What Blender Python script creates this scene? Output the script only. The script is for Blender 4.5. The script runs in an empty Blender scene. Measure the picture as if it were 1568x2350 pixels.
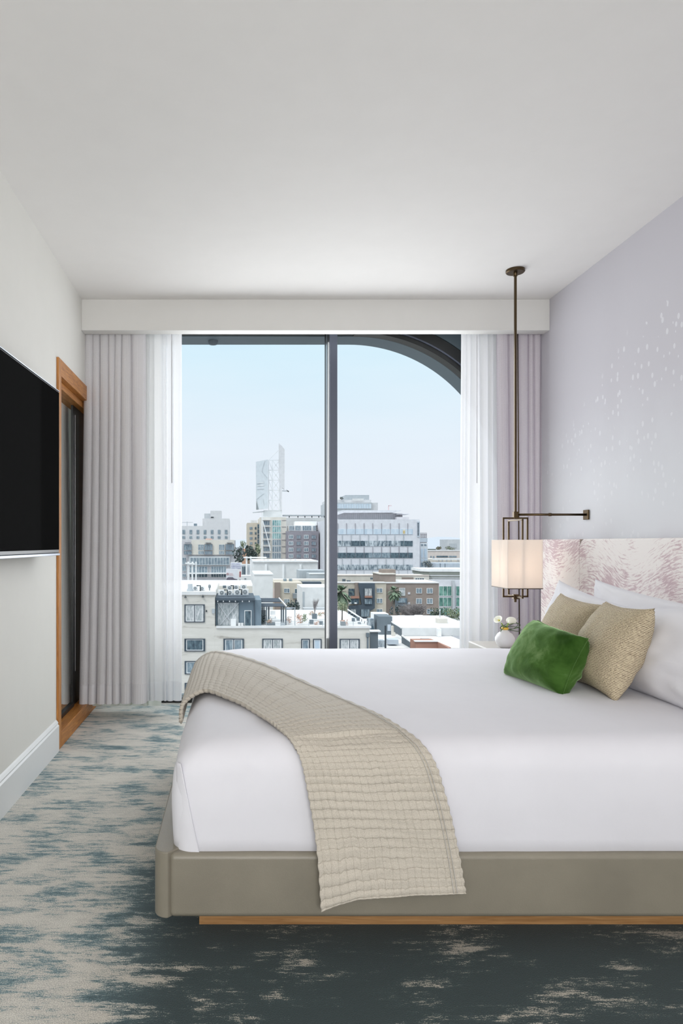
import bpy, bmesh, math, random
from mathutils import Vector, Matrix, noise
random.seed(7)
C = bpy.context.scene.collection
F = 1600.0; EYE = 1.10; VX, VY = 541.0, 1246.0

# ------------------------------------------------------------ camera, world, light, exposure
cam = bpy.data.cameras.new('camera'); co = bpy.data.objects.new('camera', cam); C.objects.link(co)
co.location = (0, 0, EYE); co.rotation_euler = (math.pi/2, 0, 0)
cam.sensor_fit = 'AUTO'; cam.sensor_width = 36.0; cam.lens = F/2350*36
cam.shift_x = (784-VX)/2350; cam.shift_y = (VY-1175)/2350
cam.clip_start = 0.05; cam.clip_end = 4000
S = bpy.context.scene
S.camera = co
S.view_settings.view_transform = 'Standard'; S.view_settings.look = 'None'
S.view_settings.gamma = 1; S.view_settings.use_curve_mapping = False
S.view_settings.exposure = 0.15
try:
    S.cycles.max_bounces = 10; S.cycles.diffuse_bounces = 7; S.cycles.transparent_max_bounces = 16
    S.cycles.use_denoising = True; S.cycles.caustics_reflective = False; S.cycles.caustics_refractive = False
    S.cycles.sample_clamp_indirect = 8
except Exception: pass

def lin(c):
    return tuple(((v/255)/12.92 if v/255 <= .04045 else ((v/255+.055)/1.055)**2.4) for v in c)
def rgba(c): return lin(c) + (1,)

w = bpy.data.worlds.new('world'); S.world = w; w.use_nodes = True
nt = w.node_tree; nt.nodes.clear()
out = nt.nodes.new('ShaderNodeOutputWorld'); bg = nt.nodes.new('ShaderNodeBackground')
tc = nt.nodes.new('ShaderNodeTexCoord'); sp = nt.nodes.new('ShaderNodeSeparateXYZ')
rp = nt.nodes.new('ShaderNodeValToRGB'); mp = nt.nodes.new('ShaderNodeMapRange')
mp.inputs['From Min'].default_value = -.2; mp.inputs['From Max'].default_value = 1.0
nt.links.new(tc.outputs['Generated'], sp.inputs[0]); nt.links.new(sp.outputs['Z'], mp.inputs['Value'])
nt.links.new(mp.outputs[0], rp.inputs[0]); nt.links.new(bg.outputs[0], out.inputs[0])
nz = nt.nodes.new('ShaderNodeTexNoise'); nz.inputs['Scale'].default_value = 2.2; nz.inputs['Detail'].default_value = 4
mpn = nt.nodes.new('ShaderNodeMapping'); mpn.inputs['Scale'].default_value = (1, 1, 5)
nt.links.new(tc.outputs['Generated'], mpn.inputs[0]); nt.links.new(mpn.outputs[0], nz.inputs['Vector'])
mxw = nt.nodes.new('ShaderNodeMixRGB'); mxw.inputs[2].default_value = (.90, .95, 1.0, 1)
mfw = nt.nodes.new('ShaderNodeMapRange'); mfw.inputs['From Min'].default_value = .45; mfw.inputs['From Max'].default_value = .75
mfw.inputs['To Max'].default_value = .35
nt.links.new(nz.outputs[0], mfw.inputs[0]); nt.links.new(mfw.outputs[0], mxw.inputs[0])
nt.links.new(rp.outputs[0], mxw.inputs[1]); nt.links.new(mxw.outputs[0], bg.inputs[0])
el = rp.color_ramp.elements
el[0].position = 0.0; el[0].color = (.62, .64, .68, 1)
el[1].position = 1.0; el[1].color = (1.9, 1.95, 2.0, 1)
def we(p, c): e = el.new(p); e.color = c + (1,)
we(.160, (.80, .84, .90)); we(.20, (.82, .87, .94)); we(.27, (.79, .87, .96)); we(.40, (.66, .87, .985)); we(.46, (.62, .85, .98)); we(.6, (1.3, 1.5, 1.6))
bg.inputs[1].default_value = 0.92

SUN = 1.05
sl = bpy.data.lights.new('sun', 'SUN'); sl.energy = SUN; sl.angle = math.radians(14); sl.color = (1, .98, .95)
so = bpy.data.objects.new('sun', sl); C.objects.link(so); so.rotation_euler = (math.radians(38), 0, math.radians(-48))

def area(name, loc, rot, sx, sy, e, col=(1, 1, 1)):
    l = bpy.data.lights.new(name, 'AREA'); l.shape = 'RECTANGLE'; l.size = sx; l.size_y = sy; l.energy = e; l.color = col
    o = bpy.data.objects.new(name, l); C.objects.link(o); o.location = loc; o.rotation_euler = rot
    return o
# added fill light, set in an unseen window opening added behind the camera
area('rear_fill_light', (.15, -2.28, 1.42), (math.radians(94), 0, 0), 2.0, 1.9, 92, (1, .985, .965))
# sky light gathered in the plane of the tall window
aw = area('window_daylight', (.55, 4.72, 1.45), (math.radians(-88), 0, 0), 2.1, 2.0, 38, (.96, .985, 1.0))

# ------------------------------------------------------------ materials
def nmat(name):
    m = bpy.data.materials.new(name); m.use_nodes = True
    return m, m.node_tree, m.node_tree.nodes['Principled BSDF']
def coords(t, scale=(1, 1, 1), src='Object', rot=(0, 0, 0)):
    a = t.nodes.new('ShaderNodeTexCoord'); b = t.nodes.new('ShaderNodeMapping'); b.inputs['Scale'].default_value = scale
    b.inputs['Rotation'].default_value = rot
    t.links.new(a.outputs[src], b.inputs[0]); return b.outputs[0]
def noi(t, vec, scale, detail=4, rough=.55, dist=0):
    n = t.nodes.new('ShaderNodeTexNoise'); n.inputs['Scale'].default_value = scale; n.inputs['Detail'].default_value = detail
    n.inputs['Roughness'].default_value = rough; n.inputs['Distortion'].default_value = dist
    t.links.new(vec, n.inputs['Vector']); return n.outputs[0]
def math_(t, op, a, b=None, c=None):
    n = t.nodes.new('ShaderNodeMath'); n.operation = op
    for i, v in enumerate((a, b, c)):
        if v is None: continue
        if isinstance(v, (int, float)): n.inputs[i].default_value = v
        else: t.links.new(v, n.inputs[i])
    return n.outputs[0]
def ramp(t, fac, stops, interp='LINEAR'):
    n = t.nodes.new('ShaderNodeValToRGB'); n.color_ramp.interpolation = interp; e = n.color_ramp.elements
    while len(e) < len(stops): e.new(.5)
    for k, (p, c) in enumerate(stops): e[k].position = p; e[k].color = rgba(c) if max(c) > 1 else tuple(c) + (1,)
    t.links.new(fac, n.inputs[0]); return n.outputs[0]
def mixc(t, f, a, b):
    n = t.nodes.new('ShaderNodeMixRGB')
    for i, v in enumerate((f, a, b)):
        if isinstance(v, (int, float)): n.inputs[i].default_value = v
        elif isinstance(v, tuple): n.inputs[i].default_value = rgba(v)
        else: t.links.new(v, n.inputs[i])
    return n.outputs[0]
def bump(t, b, h, strength=.3, dist=.01):
    n = t.nodes.new('ShaderNodeBump'); n.inputs['Strength'].default_value = strength; n.inputs['Distance'].default_value = dist
    t.links.new(h, n.inputs['Height']); t.links.new(n.outputs[0], b.inputs['Normal'])
def plain(name, c, rough=.6, metal=0, var=0, vs=8, bs=0, bd=.002, bsc=60, spec=.5):
    m, t, b = nmat(name)
    b.inputs['Roughness'].default_value = rough; b.inputs['Metallic'].default_value = metal
    b.inputs['Specular IOR Level'].default_value = spec
    v = coords(t)
    n = noi(t, v, vs, 3)
    k = max(var, .004)
    lo = tuple(max(0, x*(1-k)) for x in c); hi = tuple(min(255, x*(1+k)) for x in c)
    t.links.new(ramp(t, n, [(.3, lo), (.7, hi)]), b.inputs['Base Color'])
    if bs: bump(t, b, noi(t, v, bsc, 3), bs, bd)
    return m
M = {}
M['ceiling'] = plain('ceiling_paint', (232, 230, 228), .9, var=.003, bs=.05, bd=.001, bsc=300)
M['wall'] = plain('wall_vinyl', (224, 223, 218), .85, var=.004, bs=.25, bd=.001, bsc=220)
M['trim'] = plain('white_trim_paint', (226, 228, 229), .45)
M['pelmet'] = plain('pelmet_paint', (218, 217, 214), .8)
M['bronze'] = plain('dark_bronze', (86, 72, 54), .32, 1)
M['shadeedge'] = plain('bronze_trim', (58, 46, 36), .45, .6)
M['frame'] = plain('window_metal', (84, 89, 103), .38, .4)
M['frame_dark'] = plain('window_black_gasket', (16, 18, 20), .4)
M['silver'] = plain('bright_aluminium', (205, 208, 214), .22, .9)
M['outer'] = plain('exterior_grey_panel', (112, 126, 134), .6)
M['spandrel'] = plain('spandrel_panel', (70, 84, 92), .5)
M['leather'] = plain('greige_leather', (128, 122, 109), .42, var=.04, vs=5, bs=.25, bd=.0015, bsc=350)
M['sand'] = plain('sand_lacquer', (186, 182, 176), .4)
M['ceramic'] = plain('white_ceramic', (232, 231, 233), .15)
M['tvblack'] = plain('tv_bezel', (14, 14, 15), .3)
M['tvsilver'] = plain('tv_silver_edge', (150, 155, 165), .25, .9)
M['green'] = plain('grass_green', (70, 98, 50), .5)
M['stem'] = plain('calla_stem', (150, 180, 80), .5)
M['yellow'] = plain('yellow_ring', (235, 190, 70), .5)
M['spadix'] = plain('spadix', (238, 205, 90), .6)
def tvscreen():
    m, t, b = nmat('tv_screen'); t.nodes.remove(b); o = t.nodes['Material Output']
    d = t.nodes.new('ShaderNodeBsdfDiffuse'); d.inputs[0].default_value = (.006, .006, .006, 1)
    g = t.nodes.new('ShaderNodeBsdfGlossy'); g.inputs['Roughness'].default_value = .06; mx = t.nodes.new('ShaderNodeMixShader'); mx.inputs[0].default_value = .0018
    t.links.new(d.outputs[0], mx.inputs[1]); t.links.new(g.outputs[0], mx.inputs[2]); t.links.new(mx.outputs[0], o.inputs[0]); return m
M['screen'] = tvscreen()
def petal():
    m, t, b = nmat('calla_petal'); b.inputs['Base Color'].default_value = rgba((246, 246, 232)); b.inputs['Roughness'].default_value = .5
    b.inputs['Subsurface Weight'].default_value = .1; return m
M['petal'] = petal()
def wood(name, a, b_, axis=(2, 2, .25)):
    m, t, b = nmat(name); v = coords(t, axis)
    n = noi(t, v, 14, 6, .6, 1.2)
    t.links.new(ramp(t, n, [(.3, a), (.7, b_)]), b.inputs['Base Color']); b.inputs['Roughness'].default_value = .42
    bump(t, b, n, .1, .001); return m
M['wood'] = wood('oak_frame_wood', (140, 82, 30), (204, 140, 68), (9, 9, .5))
M['woodh'] = wood('oak_frame_wood_across', (140, 82, 30), (204, 140, 68), (9, .5, 9))
M['plinth'] = wood('bed_plinth_wood', (140, 100, 60), (178, 136, 90), (.4, 8, 8))
def mirror():
    m, t, b = nmat('tinted_mirror'); b.inputs['Base Color'].default_value = (.74, .80, .76, 1); b.inputs['Metallic'].default_value = 1
    b.inputs['Roughness'].default_value = .01; return m
M['mirror'] = mirror()
def carpet():
    m, t, b = nmat('woven_carpet')
    a = t.nodes.new('ShaderNodeTexCoord'); s = t.nodes.new('ShaderNodeSeparateXYZ'); t.links.new(a.outputs['Object'], s.inputs[0])
    big = noi(t, coords(t, (1.5, 2.9, 1)), 2.6, 7, .68, .3)
    stk = noi(t, coords(t, (3.2, 19, 1)), 2.2, 8, .74, .2)
    fine = noi(t, coords(t, (9, 60, 1)), 4.5, 5, .8)
    grain = noi(t, coords(t, (1, 1, 1)), 330, 2, .6)
    # carpet pattern with bed shadow and window sheen painted in: pale field along the aisle and towards the window, dark field beside the bed
    def sstep(v, lo, hi):
        n = t.nodes.new('ShaderNodeMapRange'); n.interpolation_type = 'SMOOTHSTEP'
        n.inputs['From Min'].default_value = lo; n.inputs['From Max'].default_value = hi; t.links.new(v, n.inputs[0]); return n.outputs[0]
    side = math_(t, 'SUBTRACT', 1, sstep(s.outputs['X'], -.50, -.12))
    far = sstep(s.outputs['Y'], 2.0, 2.9)
    pale = math_(t, 'MAXIMUM', side, far)
    f = math_(t, 'ADD', math_(t, 'MULTIPLY', big, .62), math_(t, 'MULTIPLY', stk, .50))
    f = math_(t, 'ADD', f, math_(t, 'MULTIPLY', fine, .34))
    f = math_(t, 'ADD', f, math_(t, 'MULTIPLY', grain, .20))
    f = math_(t, 'SUBTRACT', f, .83 - .5*.0)
    f = math_(t, 'ADD', f, math_(t, 'MULTIPLY', pale, .143))
    f = math_(t, 'ADD', f, .394)
    colr = ramp(t, f, [(.40, (32, 55, 58)), (.462, (44, 68, 70)), (.478, (118, 124, 118)), (.495, (184, 177, 164)), (.60, (198, 191, 178))])
    colp = ramp(t, f, [(.41, (76, 106, 114)), (.475, (118, 148, 154)), (.505, (166, 176, 174)), (.535, (210, 206, 197)), (.66, (226, 222, 212))])
    col = mixc(t, pale, colr, colp)
    g2 = ramp(t, grain, [(.3, (150, 150, 150)), (.65, (255, 255, 255))])
    mm = t.nodes.new('ShaderNodeMixRGB'); mm.blend_type = 'MULTIPLY'; mm.inputs[0].default_value = .65
    t.links.new(col, mm.inputs[1]); t.links.new(g2, mm.inputs[2])
    t.links.new(mm.outputs[0], b.inputs['Base Color']); b.inputs['Roughness'].default_value = .85
    b.inputs['Sheen Weight'].default_value = .15
    bump(t, b, grain, .6, .004); return m
M['carpet'] = carpet()
def wallpaper():
    m, t, b = nmat('lilac_wallpaper')
    a = t.nodes.new('ShaderNodeTexCoord'); s = t.nodes.new('ShaderNodeSeparateXYZ'); t.links.new(a.outputs['Object'], s.inputs[0])
    vo = t.nodes.new('ShaderNodeTexVoronoi'); vo.inputs['Scale'].default_value = 24
    t.links.new(coords(t, (1, 1.15, .75)), vo.inputs['Vector'])
    dots = math_(t, 'LESS_THAN', vo.outputs['Distance'], .25)
    n = noi(t, coords(t, (1, 1, 1)), 3.2, 4, .7)
    # drifting spray: band running diagonally up towards the room
    d = math_(t, 'ADD', s.outputs['Z'], math_(t, 'MULTIPLY', s.outputs['Y'], .62))
    band = t.nodes.new('ShaderNodeMapRange'); band.interpolation_type = 'SMOOTHSTEP'
    band.inputs['From Min'].default_value = 4.30; band.inputs['From Max'].default_value = 4.20
    t.links.new(d, band.inputs[0])
    keep = math_(t, 'GREATER_THAN', n, .50)
    f = math_(t, 'MULTIPLY', math_(t, 'MULTIPLY', dots, keep), band.outputs[0])
    hz = t.nodes.new('ShaderNodeMapRange'); hz.inputs['From Min'].default_value = 1.1; hz.inputs['From Max'].default_value = 2.2
    hz.inputs['To Min'].default_value = .22; hz.inputs['To Max'].default_value = .5
    t.links.new(s.outputs['Z'], hz.inputs[0]); f = math_(t, 'MULTIPLY', f, hz.outputs[0])
    lo = t.nodes.new('ShaderNodeMapRange'); lo.inputs['From Min'].default_value = 1.4; lo.inputs['From Max'].default_value = 2.15
    lo.interpolation_type = 'SMOOTHSTEP'; t.links.new(math_(t, 'ADD', s.outputs['Z'], math_(t, 'MULTIPLY', n, .3)), lo.inputs[0])
    base = mixc(t, lo.outputs[0], (214, 216, 221), (197, 195, 202))
    t.links.new(mixc(t, f, base, (235, 236, 240)), b.inputs['Base Color']); b.inputs['Roughness'].default_value = .8
    bump(t, b, noi(t, coords(t, (1, 60, 300)), 4, 2), .12, .001); return m
M['wallpaper'] = wallpaper()
def headfab():
    m, t, b = nmat('brushed_pink_fabric')
    a = t.nodes.new('ShaderNodeTexCoord'); n0 = noi(t, coords(t, (1, 1, 1)), 3.0, 3)
    s = t.nodes.new('ShaderNodeSeparateXYZ'); t.links.new(a.outputs['Object'], s.inputs[0])
    # waves that bow the strokes up and down along the board
    wv = math_(t, 'MULTIPLY', math_(t, 'SINE', math_(t, 'MULTIPLY', s.outputs['Y'], 8.5)), .06)
    zz = math_(t, 'ADD', math_(t, 'ADD', s.outputs['Z'], wv), math_(t, 'MULTIPLY', n0, .07))
    cb = t.nodes.new('ShaderNodeCombineXYZ'); t.links.new(math_(t, 'MULTIPLY', s.outputs['Y'], 11), cb.inputs[0])
    t.links.new(math_(t, 'MULTIPLY', zz, 62), cb.inputs[1])
    st = noi(t, cb.outputs[0], 1.9, 5, .68, .5)
    big = noi(t, coords(t, (1, 1.2, 1.2)), 3.4, 3)
    f = math_(t, 'ADD', st, math_(t, 'MULTIPLY', math_(t, 'SUBTRACT', big, .5), .75))
    t.links.new(ramp(t, f, [(.49, (236, 231, 228)), (.55, (220, 207, 207)), (.63, (198, 176, 181))]), b.inputs['Base Color'])
    b.inputs['Roughness'].default_value = .8
    bump(t, b, noi(t, coords(t), 400, 2), .2, .001); return m
M['headfab'] = headfab()
def linen(name, c, rough=.75, bs=.15):
    m, t, b = nmat(name); v = coords(t)
    t.links.new(ramp(t, noi(t, v, 6, 3), [(.3, tuple(x*.985 for x in c)), (.7, c)]), b.inputs['Base Color'])
    b.inputs['Roughness'].default_value = rough; b.inputs['Sheen Weight'].default_value = .1
    bump(t, b, noi(t, v, 11, 5, .55), bs, .02); return m
M['duvet'] = linen('white_cotton', (217, 216, 222), bs=.05)
M['pillow'] = linen('white_pillow_cotton', (220, 219, 224), bs=.12)
def velvet():
    m, t, b = nmat('green_velvet'); v = coords(t)
    n = noi(t, v, 6, 5, .6, .6)
    t.links.new(ramp(t, n, [(.32, (38, 66, 22)), (.52, (66, 98, 44)), (.70, (120, 146, 96))]), b.inputs['Base Color'])
    b.inputs['Roughness'].default_value = .95; b.inputs['Sheen Weight'].default_value = .8; b.inputs['Sheen Roughness'].default_value = .35
    b.inputs['Sheen Tint'].default_value = rgba((190, 225, 170)); b.inputs['Specular IOR Level'].default_value = .05
    bump(t, b, noi(t, coords(t, (1, 1, 1)), 30, 5, .65), .22, .006); return m
M['velvet'] = velvet()
def ribbed():
    m, t, b = nmat('ribbed_tan_weave')
    a = t.nodes.new('ShaderNodeTexCoord'); s = t.nodes.new('ShaderNodeSeparateXYZ'); t.links.new(a.outputs['UV'], s.inputs[0])
    nn = noi(t, coords(t, (3, 3, 1), 'UV'), 3, 3)
    vv = math_(t, 'ADD', s.outputs['Y'], math_(t, 'MULTIPLY', nn, .012))
    st = math_(t, 'SINE', math_(t, 'MULTIPLY', vv, 2*math.pi*64))
    dash = noi(t, coords(t, (60, 200, 1), 'UV'), 1.2, 2, .6)
    f = math_(t, 'ADD', math_(t, 'MULTIPLY', st, .33), math_(t, 'MULTIPLY', dash, 1.5))
    t.links.new(ramp(t, f, [(.80, (206, 192, 164)), (.92, (168, 150, 120)), (1.0, (92, 74, 58))]), b.inputs['Base Color'])
    b.inputs['Roughness'].default_value = .8; bump(t, b, math_(t, 'MULTIPLY', st, -1), .35, .003); return m
M['ribbed'] = ribbed()
def throw():
    m, t, b = nmat('gauze_throw')
    a = t.nodes.new('ShaderNodeTexCoord'); s = t.nodes.new('ShaderNodeSeparateXYZ'); t.links.new(a.outputs['UV'], s.inputs[0])
    n1 = noi(t, coords(t, (4, 14, 1), 'UV'), 1.5, 3); n2 = noi(t, coords(t, (14, 4, 1), 'UV'), 1.5, 3)
    uu = math_(t, 'ADD', s.outputs['X'], math_(t, 'MULTIPLY', n1, .035)); vv = math_(t, 'ADD', s.outputs['Y'], math_(t, 'MULTIPLY', n2, .012))
    def lines(x, k, p):
        q = math_(t, 'ABSOLUTE', math_(t, 'SINE', math_(t, 'MULTIPLY', x, math.pi*k)))
        return math_(t, 'POWER', q, p)
    hv = lines(vv, 50, .22); hu = lines(uu, 19, .18)
    cr = noi(t, coords(t, (30, 150, 1), 'UV'), 2, 3, .6)
    h = math_(t, 'ADD', math_(t, 'ADD', math_(t, 'MULTIPLY', hv, .9), math_(t, 'MULTIPLY', hu, .5)), math_(t, 'MULTIPLY', cr, .5))
    fi = noi(t, coords(t), 500, 2)
    col = ramp(t, fi, [(.3, (178, 170, 157)), (.7, (200, 192, 180))])
    gr = ramp(t, math_(t, 'MULTIPLY', hv, hu), [(.25, (190, 182, 170)), (.75, (255, 255, 255))])
    mm = t.nodes.new('ShaderNodeMixRGB'); mm.blend_type = 'MULTIPLY'; mm.inputs[0].default_value = .4
    t.links.new(col, mm.inputs[1]); t.links.new(gr, mm.inputs[2]); t.links.new(mm.outputs[0], b.inputs['Base Color'])
    b.inputs['Roughness'].default_value = .85; b.inputs['Sheen Weight'].default_value = .1
    bump(t, b, h, .55, .005); return m
M['throw'] = throw()
def drape(name, c1, c2, k=150, trans=.18, transp=0.0, src='Object'):
    m, t, b = nmat(name); t.nodes.remove(b); o = t.nodes['Material Output']
    a = t.nodes.new('ShaderNodeTexCoord'); s = t.nodes.new('ShaderNodeSeparateXYZ'); t.links.new(a.outputs['UV'], s.inputs[0])
    st = math_(t, 'SINE', math_(t, 'MULTIPLY', s.outputs['X'], k*2*math.pi))
    cz = noi(t, coords(t, (k*2, 500, 1), 'UV'), 1, 1)
    f = math_(t, 'ADD', math_(t, 'MULTIPLY', st, .35), cz)
    col = ramp(t, f, [(.35, c1), (.75, c2)])
    d = t.nodes.new('ShaderNodeBsdfDiffuse'); tr = t.nodes.new('ShaderNodeBsdfTranslucent'); mx = t.nodes.new('ShaderNodeMixShader')
    t.links.new(col, d.inputs[0]); t.links.new(col, tr.inputs[0]); mx.inputs[0].default_value = trans
    t.links.new(d.outputs[0], mx.inputs[1]); t.links.new(tr.outputs[0], mx.inputs[2]); res = mx.outputs[0]
    if transp:
        tp = t.nodes.new('ShaderNodeBsdfTransparent'); m2 = t.nodes.new('ShaderNodeMixShader'); m2.inputs[0].default_value = transp
        t.links.new(res, m2.inputs[1]); t.links.new(tp.outputs[0], m2.inputs[2]); res = m2.outputs[0]
    t.links.new(res, o.inputs[0]); return m
M['drape_l'] = drape('striped_grey_drape', (246, 244, 246), (224, 221, 224), 105, .36)
M['drape_r'] = drape('striped_lilac_drape', (232, 226, 231), (206, 199, 206), 75, .30)
M['sheer'] = drape('white_sheer', (232, 233, 235), (224, 225, 228), 60, .27, .08)
M['hem'] = drape('drape_hem', (232, 230, 233), (224, 222, 225), 40, .2)
M['hemsheer'] = drape('sheer_hem', (228, 229, 232), (220, 221, 224), 40, .3)
M['lining'] = drape('drape_lining', (216, 217, 208), (208, 210, 200), 10, .45)
def shadem():
    m, t, b = nmat('lamp_shade_linen'); t.nodes.remove(b); o = t.nodes['Material Output']
    d = t.nodes.new('ShaderNodeBsdfDiffuse'); tr = t.nodes.new('ShaderNodeBsdfTranslucent'); mx = t.nodes.new('ShaderNodeMixShader')
    d.inputs[0].default_value = rgba((244, 238, 232)); tr.inputs[0].default_value = rgba((250, 238, 226)); mx.inputs[0].default_value = .38
    t.links.new(d.outputs[0], mx.inputs[1]); t.links.new(tr.outputs[0], mx.inputs[2]); t.links.new(mx.outputs[0], o.inputs[0]); return m
M['shade'] = shadem()
def pane():
    m, t, b = nmat('window_glass'); t.nodes.remove(b); o = t.nodes['Material Output']
    g = t.nodes.new('ShaderNodeBsdfGlossy'); g.inputs['Roughness'].default_value = 0
    tp = t.nodes.new('ShaderNodeBsdfTransparent'); tp.inputs[0].default_value = (.985, .99, .99, 1)
    mx = t.nodes.new('ShaderNodeMixShader'); mx.inputs[0].default_value = .0012; t.links.new(tp.outputs[0], mx.inputs[1]); t.links.new(g.outputs[0], mx.inputs[2])
    t.links.new(mx.outputs[0], o.inputs[0]); return m
M['pane'] = pane()
# outdoor palette
for k, c in dict(o_beige=(204, 200, 193), o_white=(240, 241, 242), o_offwhite=(226, 226, 226), o_cream=(222, 214, 200), o_tan=(204, 190, 168),
                 o_brown=(150, 130, 118), o_purple=(140, 134, 146), o_pale=(214, 214, 218), o_lav=(206, 202, 208), o_blue=(104, 128, 146),
                 o_navy=(66, 82, 98), o_slate=(96, 112, 124), o_grey=(170, 180, 188), o_grey2=(190, 196, 202), o_office=(218, 219, 228),
                 o_pink=(222, 204, 194), o_brick=(180, 116, 92), o_dark=(48, 58, 66), o_frame=(54, 68, 84), o_roof=(222, 222, 222),
                 o_orange=(216, 150, 110), o_leafdark=(58, 80, 74), o_leaf=(104, 124, 88), o_leafpale=(152, 166, 120), o_twig=(140, 130, 130),
                 o_trunk=(120, 108, 98), o_coral=(228, 172, 150), o_ground=(150, 150, 150), o_hill=(176, 186, 200), o_roofw=(214, 215, 216), o_fan=(130, 140, 146),
                 o_palm=(112, 138, 104), o_palmd=(78, 104, 78), o_red=(190, 90, 90), o_txt=(90, 100, 190), o_car=(92, 84, 104), o_panel=(206, 216, 224),
                 o_steel=(222, 226, 230), o_yellow=(226, 190, 90), o_stripe=(132, 138, 128), o_blueg=(180, 194, 210), o_redpale=(226, 186, 190)).items():
    g_ = sum(c)/3; c = tuple((x*.72+g_*.28)*.86+200*.12 for x in c)  # distance haze put into the outdoor colours: greyed and drawn towards pale grey
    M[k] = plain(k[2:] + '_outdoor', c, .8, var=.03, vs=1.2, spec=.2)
def weathered():
    m, t, b = nmat('weathered_stucco')
    n = noi(t, coords(t, (.25, .25, 1.6)), 1.6, 7, .7, .4)
    t.links.new(ramp(t, n, [(.28, (168, 162, 154)), (.42, (206, 202, 195)), (.7, (218, 214, 208))]), b.inputs['Base Color']); b.inputs['Roughness'].default_value = .9
    return m
M['o_stucco'] = weathered()
def oglass(name, a, b_, sx=.4):
    m, t, b = nmat(name)
    n = noi(t, coords(t, (1.6*sx, 1.6*sx, .5*sx)), 2.5, 4, .7)
    t.links.new(ramp(t, n, [(.35, a), (.65, b_)]), b.inputs['Base Color']); b.inputs['Roughness'].default_value = .35; b.inputs['Specular IOR Level'].default_value = .3; return m
M['g_dark'] = oglass('dark_glass', (52, 66, 78), (104, 124, 134), 1)
M['g_mid'] = oglass('mid_glass', (96, 114, 128), (158, 172, 180), 1)
M['g_pale'] = oglass('pale_glass', (184, 200, 214), (208, 218, 228), .3)
M['g_mix'] = oglass('reflecting_glass', (70, 90, 104), (206, 214, 220), .55)
M['g_teal'] = oglass('teal_glass', (96, 140, 144), (166, 200, 198), .5)
M['g_green'] = oglass('green_glass', (52, 98, 92), (128, 172, 160), .6)
M['g_curtain'] = oglass('curtained_glass', (140, 150, 152), (214, 214, 216), 2)

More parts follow.
